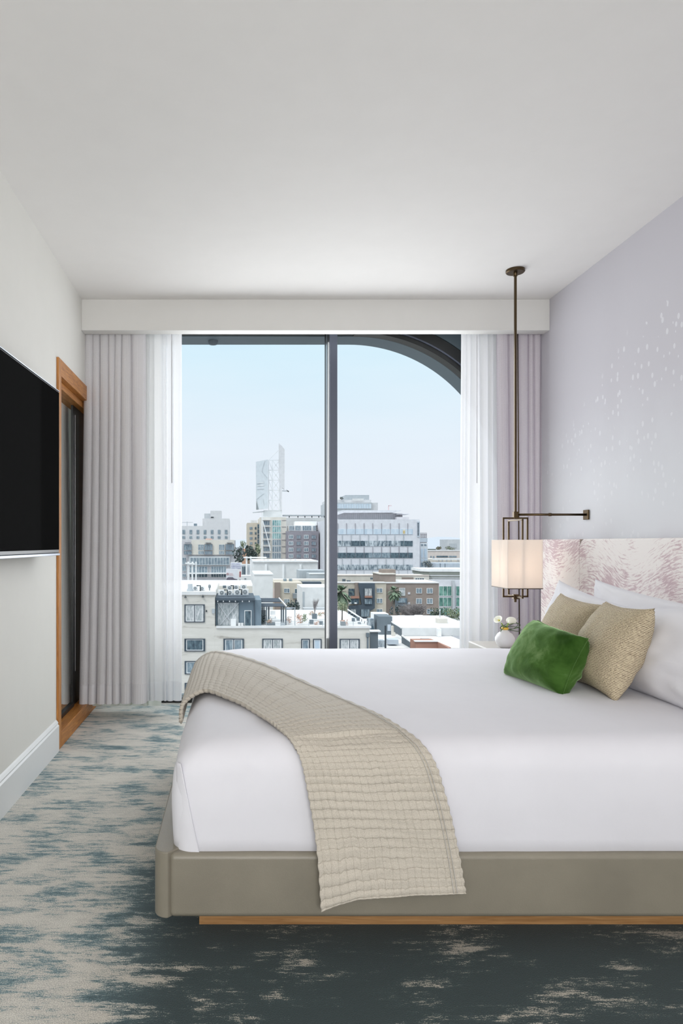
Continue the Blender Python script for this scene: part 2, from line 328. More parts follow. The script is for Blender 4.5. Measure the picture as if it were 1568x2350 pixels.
# ------------------------------------------------------------ helpers
def P(px, py, Z): return Vector(((px-VX)*Z/F, Z, EYE+(VY-py)*Z/F))
def tag(o, label=None, cat=None, group=None, kind=None):
    if label: o['label'] = label
    if cat: o['category'] = cat
    if group: o['group'] = group
    if kind: o['kind'] = kind
    return o
def thing(name, label, cat, loc=(0, 0, 0), group=None, kind=None):
    o = bpy.data.objects.new(name, None); C.objects.link(o); o.location = loc; o.empty_display_size = .1
    return tag(o, label, cat, group, kind)
def attach(o, parent):
    if parent is None: return
    o.parent = parent
    if parent.type == 'EMPTY': o.matrix_parent_inverse = Matrix.Translation(parent.location).inverted()
class MB:
    def __init__(s): s.v = []; s.f = []; s.m = []; s.uv = {}
    def add(s, vs, fs, mi=0):
        k = len(s.v); s.v += [tuple(x) for x in vs]; s.f += [tuple(k+i for i in f) for f in fs]; s.m += [mi]*len(fs); return s
    def box(s, x0, x1, y0, y1, z0, z1, mi=0):
        v = [(x, y, z) for z in (z0, z1) for y in (y0, y1) for x in (x0, x1)]
        return s.add(v, [(0, 2, 3, 1), (4, 5, 7, 6), (0, 1, 5, 4), (2, 6, 7, 3), (0, 4, 6, 2), (1, 3, 7, 5)], mi)
    def bar(s, a, b, w, h=None, mi=0, up=(0, 0, 1)):
        a = Vector(a); b = Vector(b); d = (b-a).normalized(); up = Vector(up)
        if abs(d.dot(up)) > .95: up = Vector((0, 1, 0))
        r = d.cross(up).normalized(); u = r.cross(d).normalized(); h = h or w
        v = []
        for p in (a, b):
            for sx, sz in ((-1, -1), (1, -1), (1, 1), (-1, 1)): v.append(p+r*sx*w/2+u*sz*h/2)
        return s.add(v, [(0, 1, 2, 3), (7, 6, 5, 4), (0, 4, 5, 1), (1, 5, 6, 2), (2, 6, 7, 3), (3, 7, 4, 0)], mi)
    def tube(s, pts, r, n=10, mi=0, caps=True):
        pts = [Vector(p) for p in pts]; k = len(s.v); prev = None
        rr = r if isinstance(r, (list, tuple)) else [r]*len(pts)
        for i, p in enumerate(pts):
            d = (pts[min(i+1, len(pts)-1)]-pts[max(i-1, 0)]).normalized()
            if prev is None:
                u = d.cross(Vector((0, 0, 1)))
                if u.length < .05: u = d.cross(Vector((0, 1, 0)))
            else: u = prev - d*prev.dot(d)
            u.normalize(); prev = u; q = d.cross(u)
            for j in range(n):
                a = 2*math.pi*j/n; s.v.append(tuple(p+(u*math.cos(a)+q*math.sin(a))*rr[i]))
        for i in range(len(pts)-1):
            for j in range(n):
                s.f.append((k+i*n+j, k+i*n+(j+1) % n, k+(i+1)*n+(j+1) % n, k+(i+1)*n+j)); s.m.append(mi)
        if caps:
            s.f.append(tuple(k+j for j in range(n))[::-1]); s.m.append(mi)
            s.f.append(tuple(k+(len(pts)-1)*n+j for j in range(n))); s.m.append(mi)
        return s
    def lathe(s, prof, c, n=32, mi=0):
        k = len(s.v); c = Vector(c)
        for r, z in prof:
            for j in range(n):
                a = 2*math.pi*j/n; s.v.append((c.x+r*math.cos(a), c.y+r*math.sin(a), c.z+z))
        for i in range(len(prof)-1):
            for j in range(n):
                s.f.append((k+i*n+j, k+i*n+(j+1) % n, k+(i+1)*n+(j+1) % n, k+(i+1)*n+j)); s.m.append(mi)
        return s
    def prism(s, pts, a, b, axis='y', mi=0):
        n = len(pts)
        def mk(p, t): return (p[0], t, p[1]) if axis == 'y' else ((t, p[0], p[1]) if axis == 'x' else (p[0], p[1], t))
        v = [mk(p, a) for p in pts]+[mk(p, b) for p in pts]
        return s.add(v, [tuple(range(n))[::-1], tuple(range(n, 2*n))]+[(i, (i+1) % n, n+(i+1) % n, n+i) for i in range(n)], mi)
    def build(s, name, mats, parent=None, smooth=False, bevel=0, seg=2, uv=None):
        me = bpy.data.meshes.new(name); me.from_pydata(s.v, [], s.f)
        if not isinstance(mats, (list, tuple)): mats = [mats]
        for m in mats: me.materials.append(M[m] if isinstance(m, str) else m)
        for i, p in enumerate(me.polygons): p.material_index = s.m[i]; p.use_smooth = smooth
        bm = bmesh.new(); bm.from_mesh(me); bmesh.ops.recalc_face_normals(bm, faces=bm.faces); bm.to_mesh(me); bm.free()
        if uv:
            l = me.uv_layers.new(name='UVMap')
            for lp in me.loops: l.data[lp.index].uv = uv[lp.vertex_index]
        o = bpy.data.objects.new(name, me); C.objects.link(o); attach(o, parent)
        if bevel:
            b = o.modifiers.new('b', 'BEVEL'); b.width = bevel; b.segments = seg; b.limit_method = 'ANGLE'
            if smooth is None: pass
        return o
def struct(o, kind='structure'): o['kind'] = kind; return o
def grid(fn, nu, nv):
    mb = MB(); uv = []
    for j in range(nv+1):
        for i in range(nu+1):
            mb.v.append(tuple(fn(i/nu, j/nv))); uv.append((i/nu, j/nv))
    for j in range(nv):
        for i in range(nu):
            a = j*(nu+1)+i; mb.f.append((a, a+1, a+nu+2, a+nu+1)); mb.m.append(0)
    return mb, uv
def catmull(pts, t):
    n = len(pts)-1; x = min(max(t, 0), 1)*n; i = min(int(x), n-1); f = x-i
    p0 = pts[max(i-1, 0)]; p1 = pts[i]; p2 = pts[i+1]; p3 = pts[min(i+2, n)]
    return .5*((2*p1)+(p2-p0)*f+(2*p0-5*p1+4*p2-p3)*f*f+(3*p1-p0-3*p2+p3)*f**3)
def sm(o, on=True):
    for p in o.data.polygons: p.use_smooth = on
    return o

XL, XR, H, YB, YW = -.949, 1.933, 2.60, -2.4, 4.80
# ------------------------------------------------------------ room shell
struct(MB().box(XL-.15, XR+.15, YB-.15, YW+.12, -.12, 0).build('floor', 'carpet'))
struct(MB().box(XL-.15, XR+.15, YB-.15, YW+.12, H, H+.12).build('ceiling', 'ceiling'))
# left wall, with the recess for the mirror frame (y 3.69..4.68, z 0..2.08)
mb = MB().box(XL-.15, XL, YB-.15, 3.70, 0, H).box(XL-.15, XL, 3.70, YW+.1, 2.075, H).box(XL-.15, XL-.075, 3.70, YW+.1, 0, 2.075).box(XL-.075, XL, 4.70, YW+.1, 0, 2.075)
struct(mb.build('wall_left', 'wall'))
struct(MB().box(XR, XR+.15, YB-.15, YW+.1, 0, H).build('wall_right', 'wallpaper'))
# back wall, with a window opening and frame added for the fill light
mb = MB().box(XL-.15, -.9, YB-.15, YB, 0, H).box(1.2, XR+.15, YB-.15, YB, 0, H).box(-.9, 1.2, YB-.15, YB, 0, .42).box(-.9, 1.2, YB-.15, YB, 2.42, H)
struct(mb.build('wall_back', 'wall'))
w2 = struct(MB().box(-.9, -.84, YB-.1, YB-.04, .42, 2.42).box(1.14, 1.2, YB-.1, YB-.04, .42, 2.42).box(-.84, 1.14, YB-.1, YB-.04, .42, .48).box(-.84, 1.14, YB-.1, YB-.04, 2.36, 2.42).build('added_rear_window', 'frame'))
# skirting board with a moulded top
def skirting(x, y0, y1, s=1):
    pr = [(0, 0), (.016*s, 0), (.016*s, .135), (.010*s, .142), (.012*s, .150), (.006*s, .160), (0, .166)]
    return MB().prism([(x+a, b) for a, b in pr], y0, y1, 'y')
struct(skirting(XL, YB, 3.685).build('baseboard_left', 'trim'))
struct(skirting(XR, YB, 1.5, -1).build('baseboard_right', 'trim'))
# pelmet over the curtains
struct(MB().box(XL, XR, 4.288, 4.372, 2.408, H).box(XL, XR, 4.372, YW-.02, 2.56, H).build('trim_1', 'pelmet', bevel=.003))
# window wall: dark outer wall with the arched opening
AC = (.826, 1.45); AR = 1.10; OL = -.88   # arch centre, radius; left side of the opening
def arch_pts(r, n=40, x0=None):
    return [(AC[0]+r*math.cos(a), AC[1]+r*math.sin(a)) for a in [math.pi/2*i/n for i in range(n+1)]]   # from right to top
def wall_with_arch(y0, y1, r, name, mat, xa, xb, za, zb, left, z_floor=0, parent=None):
    top = AC[1]+r; right = AC[0]+r
    mb = MB()
    mb.box(xa, left, y0, y1, za, zb)
    mb.box(left, AC[0], y0, y1, top, zb)
    ap = arch_pts(r)
    for i in range(len(ap)-1):      # fill above the curve
        (xA, zA), (xB, zB) = ap[i], ap[i+1]
        mb.prism([(xB, zB), (xA, zA), (xA, zb), (xB, zb)], y0, y1, 'y')
    mb.box(right, xb, y0, y1, za, zb)
    if z_floor > za: mb.box(left, right, y0, y1, za, z_floor)
    return mb.build(name, mat, parent)
struct(wall_with_arch(4.90, 5.10, AR, 'wall_outer', 'outer', -5, 6.5, -4, 6.5, OL, .0))
struct(wall_with_arch(4.80, 4.90, AR+.115, 'wall_front', 'spandrel', XL-.1, XR+.15, -.12, H+.12, OL-.03, .0))
# window: arched black frame, head, sill, mullion, glass
win = thing('window_1', None, None, (.5, 4.8, 0)); win['kind'] = 'structure'
mb = MB(); ai, ao = arch_pts(AR-.0), arch_pts(AR+.112)
for i in range(len(ai)-1):
    mb.prism([ai[i], ao[i], ao[i+1], ai[i+1]], 4.805, 4.895, 'y')
mb.build('arched_frame', 'frame_dark', win)
mb = MB(); ai, ao = arch_pts(AR+.03), arch_pts(AR+.04)
for i in range(len(ai)-1): mb.prism([ai[i], ao[i], ao[i+1], ai[i+1]], 4.795, 4.806, 'y')
mb.build('arched_bead', 'frame', win)
MB().box(OL, AC[0], 4.805, 4.895, 2.555, 2.66).build('head_frame', 'frame_dark', win)
MB().box(OL, AC[0]+AR, 4.805, 4.895, 0.0, .035).build('sill_frame', 'frame_dark', win, bevel=.003)
MB().box(OL-.02, OL+.03, 4.81, 4.89, 0, 2.6).build('side_frame', 'frame_dark', win)
# mullion: silver nose, dark gaskets and a grey-violet face
xm = (757-VX)*4.62/F
m1 = MB().box(xm, xm+.051, 4.62, 4.89, 0, 2.56).build('mullion', 'frame', win, bevel=.002)
MB().box(xm-.003, xm, 4.64, 4.725, .0, 2.56).box(xm-.004, xm, 4.765, 4.855, 0, 2.56).build('gasket', 'frame_dark', m1)
MB().box(xm-.004, xm-.0005, 4.73, 4.76, .0, 2.56).build('bead', 'silver', m1)
gl = MB().box(OL+.03, xm-.004, 4.858, 4.864, .03, 2.56); gl.build('pane', 'pane', win)
mb = MB(); pts = [(xm+.051, .03), (AC[0]+AR, .03)]+arch_pts(AR+.01)+[(xm+.051, AC[1]+AR+.01)]
mb.prism(pts, 4.858, 4.864, 'y').build('pane', 'pane', win)
# round light set in the outer soffit
q = P(489, 784, 5.0)
MB().lathe([(0, 2.522-2.55), (.028, 2.524-2.55), (.034, -.012), (.036, 0)], (q.x, 5.0, 2.55)).build('soffit_light', 'o_slate', win, smooth=True)

# ------------------------------------------------------------ mirror door on the left wall
mf = thing('framed_mirror', 'tall oak-framed mirror set into the left wall beside the grey curtain', 'mirror', (XL, 4.2, 0))
y0, y1 = 3.69, 4.68
def casing(name, a, b, mat): MB().box(*a, *b[0], *b[1]).build(name, mat, mf, bevel=.002)
MB().box(XL-.07, XL+.013, y0, y0+.055, 0.002, 2.085).build('frame_stile', 'wood', mf, bevel=.002)
MB().box(XL-.07, XL+.013, y1-.05, y1, 0.002, 2.085).build('frame_stile', 'wood', mf, bevel=.002)
MB().box(XL-.07, XL+.013, y0+.056, y1-.051, 1.995, 2.085).box(XL-.07, XL-.02, y0+.056, y1-.051, 1.955, 1.994).build('frame_head', 'woodh', mf, bevel=.002)
MB().box(XL-.07, XL+.013, y0+.056, y1-.051, .002, .088).build('frame_sill', 'woodh', mf, bevel=.003)
MB().box(XL-.071, XL-.066, y0+.056, 4.32, .10, 1.955).build('mirror_glass', 'mirror', mf)
MB().box(XL-.071, XL-.060, 4.321, y1-.051, .089, 1.955).box(XL-.066, XL-.052, y0+.056, 4.32, .089, .112).build('dark_panel', 'frame_dark', mf)
MB().tube([(XL-.055, 4.36, .3), (XL-.055, 4.36, 1.9)], .0022, 6).build('bead_chain', 'silver', mf)

# ------------------------------------------------------------ television
tv = thing('television', 'large black flat television mounted on the pale left wall', 'television', (XL, 2.7, 1.43))
T = math.radians(2.0)
nx, ny = -.885+.0*0, 3.36
def tvp(s, d, z): # s along screen toward the camera from the far end, d depth away from the room
    return (-.850 - s*math.sin(T) - d*math.cos(T), 3.362 - s*math.cos(T) + d*math.sin(T)*0, z)
def tvbox(s0, s1, d0, d1, z0, z1):
    v = [tvp(s, d, z) for z in (z0, z1) for d in (d0, d1) for s in (s0, s1)]
    return MB().add(v, [(0, 2, 3, 1), (4, 5, 7, 6), (0, 1, 5, 4), (2, 6, 7, 3), (0, 4, 6, 2), (1, 3, 7, 5)])
tvbox(0, 1.45, .002, .04, 1.052, 1.828).build('housing', 'tvblack', tv, bevel=.003)
tvbox(.006, 1.444, 0, .0019, 1.068, 1.822).build('screen', 'screen', tv)
tvbox(0, 1.45, -.003, .03, 1.040, 1.0515).build('lower_trim', 'tvsilver', tv, bevel=.002)
tvbox(0, 1.45, -.001, .008, 1.8285, 1.832).build('upper_trim', 'tvsilver', tv)
tvbox(.45, 1.0, .041, .052, 1.2, 1.6).build('wall_bracket', 'tvblack', tv)

# ------------------------------------------------------------ curtains
def curtain(px0t, px1t, px0b, px1b, Z, z0, z1, n, amp, mats, name, label, hem=.125, seed=1, nx=None, group=None, sharp=.6, drift=.25, tilt=0):
    rnd = random.Random(seed)
    root = thing(name, label, 'curtain', ((((px0t+px1t)/2)-VX)*Z/F, Z, z0), group)
    ph = [0]
    for i in range(n): ph.append(ph[-1]+rnd.uniform(.55, 1.45))
    tot = ph[-1]; ph = [p/tot for p in ph]; am = [rnd.uniform(.55, 1.1) for _ in range(n+1)]; dr = [rnd.uniform(-1, 1) for _ in range(n+1)]
    nu = n*22; nv = 40
    X0t, X1t, X0b, X1b = [(p-VX)*Z/F for p in (px0t, px1t, px0b, px1b)]
    def fn(u, v):
        z = z1+(z0-z1)*v
        k = 0
        while k < n-1 and u > ph[k+1]: k += 1
        f = (u-ph[k])/(ph[k+1]-ph[k])
        s = math.sin(2*math.pi*f)
        a = am[k]*(1-f)+am[k+1]*f
        s = math.copysign(abs(s)**sharp, s)
        s = 1-2*abs(math.sin(math.pi*f))**.62
        y = Z+amp*a*s*(.75+.45*v)+.006*noise.noise(Vector((u*9, v*1.4, seed)))
        # cloth laps under itself a little at each fold
        x = (X0t+(X1t-X0t)*u)*(1-v)+(X0b+(X1b-X0b)*u)*v
        lap = -(X1t-X0t)/n*.30*math.sin(2*math.pi*f)*a*drift*(1-min(1, abs(2*f-1)*0))
        x += lap + (X1t-X0t)/n*.3*(dr[k]*(1-f)+dr[k+1]*f)*math.sin(v*math.pi*.8+.2)*(0 if u in (0, 1) else 1)*min(1, 6*u, 6*(1-u))
        return (x, y, z)
    zh = (z1-z0-hem)/(z1-z0)
    mb, uv = grid(lambda u, v: fn(u, v*zh), nu, nv)
    mb.build('cloth', mats[0], root, smooth=True, uv=uv)
    mb, uv = grid(lambda u, v: (fn(u, zh+v*(1-zh))[0], fn(u, zh+v*(1-zh))[1], fn(u, zh+v*(1-zh))[2]), nu, 4)
    mb.build('hem', mats[1], root, smooth=True, uv=uv)
    return root
curtain(196, 334, 183, 336, 4.42, .085, 2.46, 7, .046, ('drape_l', 'hem'), 'curtain', 'striped pale grey drape hanging beside the framed mirror', seed=4, sharp=.85, drift=.7)
curtain(316, 417, 318, 417, 4.50, .082, 2.50, 7, .014, ('sheer', 'hemsheer'), 'sheer_curtain', 'white sheer curtain on the left of the window, over the aisle', seed=9, sharp=.8)
curtain(200, 368, 206, 370, 4.57, .035, 2.50, 6, .018, ('lining', 'lining'), 'blackout_curtain', 'off-white lining curtain showing at the hem behind the striped drape', seed=12)
curtain(1143, 1257, 1150, 1250, 4.42, .085, 2.46, 6, .040, ('drape_r', 'hem'), 'curtain', 'striped lilac-grey drape hanging behind the bedside lamp', seed=23, drift=.5)
curtain(1060, 1160, 1056, 1166, 4.50, .082, 2.50, 7, .014, ('sheer', 'hemsheer'), 'sheer_curtain', 'white sheer curtain on the arched side of the window', seed=31, sharp=.8)
for px, zb, lab, mt, r in ((394.5, 1.10+(1246-1108)*4.38/F, 'thin white pull wand hanging down the left sheer curtain', 'hemsheer', .0035),
                    (1095, 1.10+(1246-1108)*4.38/F, 'thin white pull wand hanging down the right sheer curtain', 'hemsheer', .003)):
    x = (px-VX)*4.40/F
    o = MB().tube([(x, 4.40, 2.5), (x, 4.40, zb)], r, 8).build('curtain_wand', mt, smooth=True); tag(o, lab, 'curtain wand')
x = (1189-VX)*4.36/F
tag(MB().tube([(x, 4.365, 2.5), (x+.012, 4.365, .45)], .0035, 8).build('curtain_wand', 'bronze', smooth=True), 'long brown pull wand hanging in front of the lilac drape', 'curtain wand')
# two curtain tracks tucked behind the pelmet
for yy, lab in ((4.42, 'white curtain track nearest the room behind the pelmet'), (4.53, 'white curtain track nearest the glass behind the pelmet')):
    tag(MB().box(XL+.01, XR-.01, yy-.012, yy+.012, 2.53, 2.557).build('curtain_track', 'trim'), lab, 'curtain track')

# ------------------------------------------------------------ bed
bed = thing('bed', 'wide platform bed with greige upholstered frame and white bedding', 'bed', (.8, 2.7, 0))
FY, BY, FX = 1.856, 3.56, -.219      # frame front, back, foot end
RZ0, RZ1 = .10, .272
def rbox(x0, x1, y0, y1, z0, z1, r, seg=5):
    mb = MB().box(x0, x1, y0, y1, z0, z1); return mb
o = MB().box(-.178, 1.765, FY, FY+.055, RZ0, RZ1).build('side_rail', 'leather', bed, bevel=.016, seg=5); sm(o)
o = MB().box(-.178, 1.765, BY-.055, BY, RZ0, RZ1).build('side_rail', 'leather', bed, bevel=.016, seg=5); sm(o)
# foot rail, outward rounded ends
pts = []
for i in range(9):
    a = math.pi+math.pi/2*i/8; pts.append((FX+.035+.035*math.cos(a), FY+.04+.04*math.sin(a)))
pts += [(-.1805, FY), (-.125, FY+.06), (-.125, BY-.06), (-.1805, BY)]
for i in range(9):
    a = math.pi/2+math.pi/2*i/8; pts.append((FX+.035+.035*math.cos(a), BY-.04+.04*math.sin(a)))
o = MB().prism(pts, RZ0, RZ1+.004, 'z').build('foot_rail', 'leather', bed, bevel=.014, seg=4); sm(o)
for o in [c for c in bed.children]:
    o.modifiers.new('w', 'WEIGHTED_NORMAL')
MB().box(-.13, 1.75, FY+.06, BY-.06, .19, .235).build('slat_base', 'plinth', bed)
MB().box(-.105, 1.74, FY+.155, BY-.155, .0, .19).build('plinth', 'plinth', bed)
# mattress under white bedding: rounded box with soft bulge
MX0, MX1, MY0, MY1, MZ0, MZ1 = -.168, 1.770, 1.874, 3.53, .245, .578
def sgn(a, p): return math.copysign(abs(a)**p, a)
def bedding():
    me = bmesh.new()
    cx, cy, hx, hy = (MX0+MX1)/2, (MY0+MY1)/2, (MX1-MX0)/2, (MY1-MY0)/2
    R = .085
    import itertools
    rings = []
    def ring(inset, z, bulge=0):
        vs = []
        rx = .05; n = 10; L = 60
        ix, iy = hx-inset+bulge, hy-inset+bulge
        per = []
        for cxs, cys, a0 in ((1, 1, 0), (-1, 1, 90), (-1, -1, 180), (1, -1, 270)):
            for k in range(n+1):
                a = math.radians(a0+90*k/n)
                per.append((cx+cxs*(ix-rx)+rx*math.cos(a), cy+cys*(iy-rx)+rx*math.sin(a)))
        # densify the straight runs
        outp = []
        for i in range(len(per)):
            p, q = per[i], per[(i+1) % len(per)]; d = math.dist(p, q); s = max(1, int(d/.035)) if d > .1 else 1
            outp += [(p[0]+(q[0]-p[0])*t/s, p[1]+(q[1]-p[1])*t/s) for t in range(s)]
        return [me.verts.new((x, y, z)) for x, y in outp]
    prof = [(0.0, MZ0, 0), (0, MZ0+.06, .004), (0, MZ0+.14, .008), (0, MZ0+.20, .008), (0, MZ1-R, .004)]
    for k in range(1, 9):
        a = math.pi/2*k/8; prof.append((R*(1-math.cos(a)), MZ1-R+R*math.sin(a), .004*(1-k/8)))
    for ins, dz in ((.14, .004), (.22, .007), (.35, .010), (.5, .012), (.7, .013)): prof.append((R+ins, MZ1+dz, 0))
    # every ring needs the same count: build the outer ring and scale others from it
    base = None; lay = []
    for ins, z, b in prof:
        if base is None:
            base = [(v.co.x, v.co.y) for v in ring(0, 0)]
            for v in list(me.verts): me.verts.remove(v)
        vs = []
        for x, y in base:
            fx = (hx-ins+b)/hx; fy = (hy-ins+b)/hy
            X = cx+(x-cx)*fx; Y = cy+(y-cy)*fy
            d = Vector((X, Y, z)); w = .004*noise.noise(d*3.1)+.0018*noise.noise(d*9)
            edge = 1 if z < MZ1-.02 else .35
            nn = Vector(((x-cx)/hx, (y-cy)/hy, 0)); 
            if nn.length: nn.normalize()
            X += nn.x*w*edge; Y += nn.y*w*edge; zz = z+(w*.8 if ins > 0 else 0)
            if z == MZ0: zz += .004*noise.noise(Vector((X*7, Y*7, 0)))
            # the foot end corner slumps a little
            if X < MX0+.22 and z > .4: zz -= .020*((MX0+.22-X)/.22)**1.3
            if Y < MY0+.3 and z > .4: zz -= .010*((MY0+.3-Y)/.3)
            vs.append(me.verts.new((X, Y, zz)))
        lay.append(vs)
    for a, b in zip(lay, lay[1:]):
        for i in range(len(a)): me.faces.new((a[i], a[(i+1) % len(a)], b[(i+1) % len(a)], b[i]))
    # close the middle with a centre spine
    last = lay[-1]; c = me.verts.new((cx, cy, MZ1+.013))
    for i in range(len(last)): me.faces.new((last[i], last[(i+1) % len(last)], c))
    me.faces.new(lay[0][::-1])
    bmesh.ops.recalc_face_normals(me, faces=me.faces)
    ms = bpy.data.meshes.new('bedding'); me.to_mesh(ms); me.free(); ms.materials.append(M['duvet'])
    for p in ms.polygons: p.use_smooth = True
    o = bpy.data.objects.new('bedding', ms); C.objects.link(o); attach(o, bed); return o
bd = bedding()
# mitred corner fold near the foot: a tucked wedge of sheet on the front face
def foldfn(u, v):
    z = .505-(.505-.252)*v
    x0 = -.160; x1 = -.150+.056*v**.9
    x = x0+(x1-x0)*u
    rr_ = .05; dx = max(0, MX0+rr_-x)
    y = MY0+rr_-math.sqrt(max(0, rr_*rr_-dx*dx))
    y -= .008*min(1, (z-MZ0)/.10) if z < .45 else .008-.003*(z-.45)/.05
    return (x, y-.0015-.002*u, z)
mb, uv = grid(foldfn, 12, 20)
fo = mb.build('corner_fold', 'duvet', bd, smooth=True); so_ = fo.modifiers.new('s', 'SOLIDIFY'); so_.thickness = .003; so_.offset = 1

# headboard: two upholstered panels
hb = thing('headboard', 'upholstered headboard in cream fabric with dusty pink brush strokes', 'headboard', (1.86, 3, 0))
def hpanel(ya, yb, rfar, name, x0=1.782):
    pts = [(ya, .02), (yb, .02)]
    if rfar:
        for i in range(9):
            a = math.pi/2*i/8; pts.append((yb-rfar+rfar*math.cos(a), 1.121-rfar+rfar*math.sin(a)))
    else: pts.append((yb, 1.121))
    pts.append((ya, 1.121))
    o = MB().prism(pts, x0, XR-.002, 'x').build(name, 'headfab', hb, bevel=.010, seg=4); sm(o); o.modifiers.new('w', 'WEIGHTED_NORMAL'); return o
hpanel(1.25, 3.617, .05, 'centre_panel')
hpanel(3.622, 4.085, 0, 'side_panel', 1.786)
MB().box(1.79, XR-.004, 3.612, 3.626, .03, 1.119).build('seam_welt', 'o_brown', hb)
# gap filler
# ------------------------------------------------------------ pillows
def pillow(name, label, cat, cs, th, mat, group=None, pinch=.06, wr=.006, seed=0, n=36, flip=1, piping=None, corner=1.0, sharpu=.5, crease=0):
    c00, c10, c11, c01 = [Vector(c) for c in cs]     # far-top, near-top, near-bottom, far-bottom
    ctr = (c00+c10+c11+c01)/4
    nrm = (c10-c00+c11-c01).cross(c01-c00+c11-c10).normalized()*flip
    root = thing(name, label, cat, tuple((c11+c01)/2), group)
    def pt(u, v, side):
        a, b = 2*u-1, 2*v-1
        # pull the edge midpoints in so the corners stand out
        aa = a*(1-pinch*(1-b*b)*0-pinch*(1-abs(b)**2.0)*abs(a)**3); bb = b*(1-pinch*(1-abs(a)**2.0)*abs(b)**3)
        U, V = (aa+1)/2, (bb+1)/2
        p = c00*(1-U)*(1-V)+c10*U*(1-V)+c11*U*V+c01*(1-U)*V
        h = max(0, (1-a**2))**sharpu*max(0, (1-b**2))**sharpu
        e = 1-h
        wv = wr*(noise.noise(Vector((a*2.2+seed, b*2.2, side*3)))+.5*noise.noise(Vector((a*5+seed, b*5, side*3))))*h**.4
        # gathers that radiate from the corners
        cr = abs(a*b)
        ang = math.atan2(1.02-abs(b), 1.02-abs(a))
        wv += wr*.9*math.sin(ang*13+seed)*max(0, cr-.25)*(1-max(abs(a), abs(b))**10)*corner
        if crease: wv += crease*math.sin(b*9+3*noise.noise(Vector((a*1.5, b*2, seed))))*max(0, a)**1.5*h**.5 + crease*.6*math.sin(a*12+b*3)*max(0, abs(b)-.4)*h**.5
        return p+nrm*side*(th/2*h)+nrm*wv
    mb = MB(); uv = []
    for side in (1, -1):
        k = len(mb.v)
        for j in range(n+1):
            for i in range(n+1):
                mb.v.append(tuple(pt(i/n, j/n, side))); uv.append((i/n, j/n))
        for j in range(n):
            for i in range(n):
                a = k+j*(n+1)+i; mb.f.append((a, a+1, a+n+2, a+n+1)); mb.m.append(0)
    o = mb.build('cover', mat, root, smooth=True, uv=uv)
    bm = bmesh.new(); bm.from_mesh(o.data); bmesh.ops.remove_doubles(bm, verts=bm.verts, dist=.0004); bmesh.ops.recalc_face_normals(bm, faces=bm.faces); bm.to_mesh(o.data); bm.free()
    if piping:
        pts = []
        for t in range(0, n+1): pts.append(pt(t/n, 0, 1))
        for t in range(1, n+1): pts.append(pt(1, t/n, 1))
        for t in range(1, n+1): pts.append(pt(1-t/n, 1, 1))
        for t in range(1, n): pts.append(pt(0, 1-t/n, 1))
        pts.append(pts[0]); MB().tube(pts, .0025, 6).build('seam', piping, root, smooth=True)
    return root
# white sleeping pillows leaning on the headboard
pillow('pillow', 'white pillow standing by the headboard behind the rear tan cushion', 'pillow',
       (P(1283, 1331, 3.25), P(1460, 1398, 2.62), P(1430, 1560, 2.66), P(1228, 1486, 3.28)), .15, 'pillow', 'white pillows against the headboard', seed=3, wr=.012, pinch=.08)
pillow('pillow', 'white pillow furthest back at the headboard, its peak near the panel seam', 'pillow',
       (P(1366, 1329, 3.02), P(1640, 1400, 2.32), P(1610, 1530, 2.36), P(1340, 1500, 3.06)), .12, 'pillow', 'white pillows against the headboard', seed=8, wr=.012, pinch=.08)
pillow('pillow', 'big white pillow at the right edge behind the front tan cushion', 'pillow',
       (P(1420, 1392, 2.66), P(1800, 1396, 1.97), P(1650, 1664, 2.02), P(1345, 1545, 2.74)), .19, 'pillow', 'white pillows against the headboard', seed=15, wr=.012, pinch=.05)
pillow('throw_cushion', 'ribbed tan square cushion at the back, half hidden by the green one', 'cushion',
       (P(1287, 1361, 3.12), P(1390, 1388, 2.72), P(1330, 1545, 2.76), P(1228, 1492, 3.12)), .15, 'ribbed', 'tan ribbed cushions', seed=5, wr=.007, piping=None, pinch=.09)
pillow('throw_cushion', 'ribbed tan square cushion in front of the big white pillow', 'cushion',
       (P(1391, 1380, 2.62), P(1504, 1396, 2.22), P(1412, 1613, 2.27), P(1308, 1560, 2.62)), .17, 'ribbed', 'tan ribbed cushions', seed=11, wr=.007, pinch=.09)
pillow('throw_cushion', 'small green velvet lumbar cushion lying nearest the camera side', 'cushion',
       (P(1234, 1424, 2.78), P(1350, 1466, 2.38), P(1290, 1598, 2.36), P(1160, 1552, 2.72)), .17, 'velvet', None, seed=2, wr=.005, pinch=.07, piping='velvet', sharpu=.34, crease=.006)

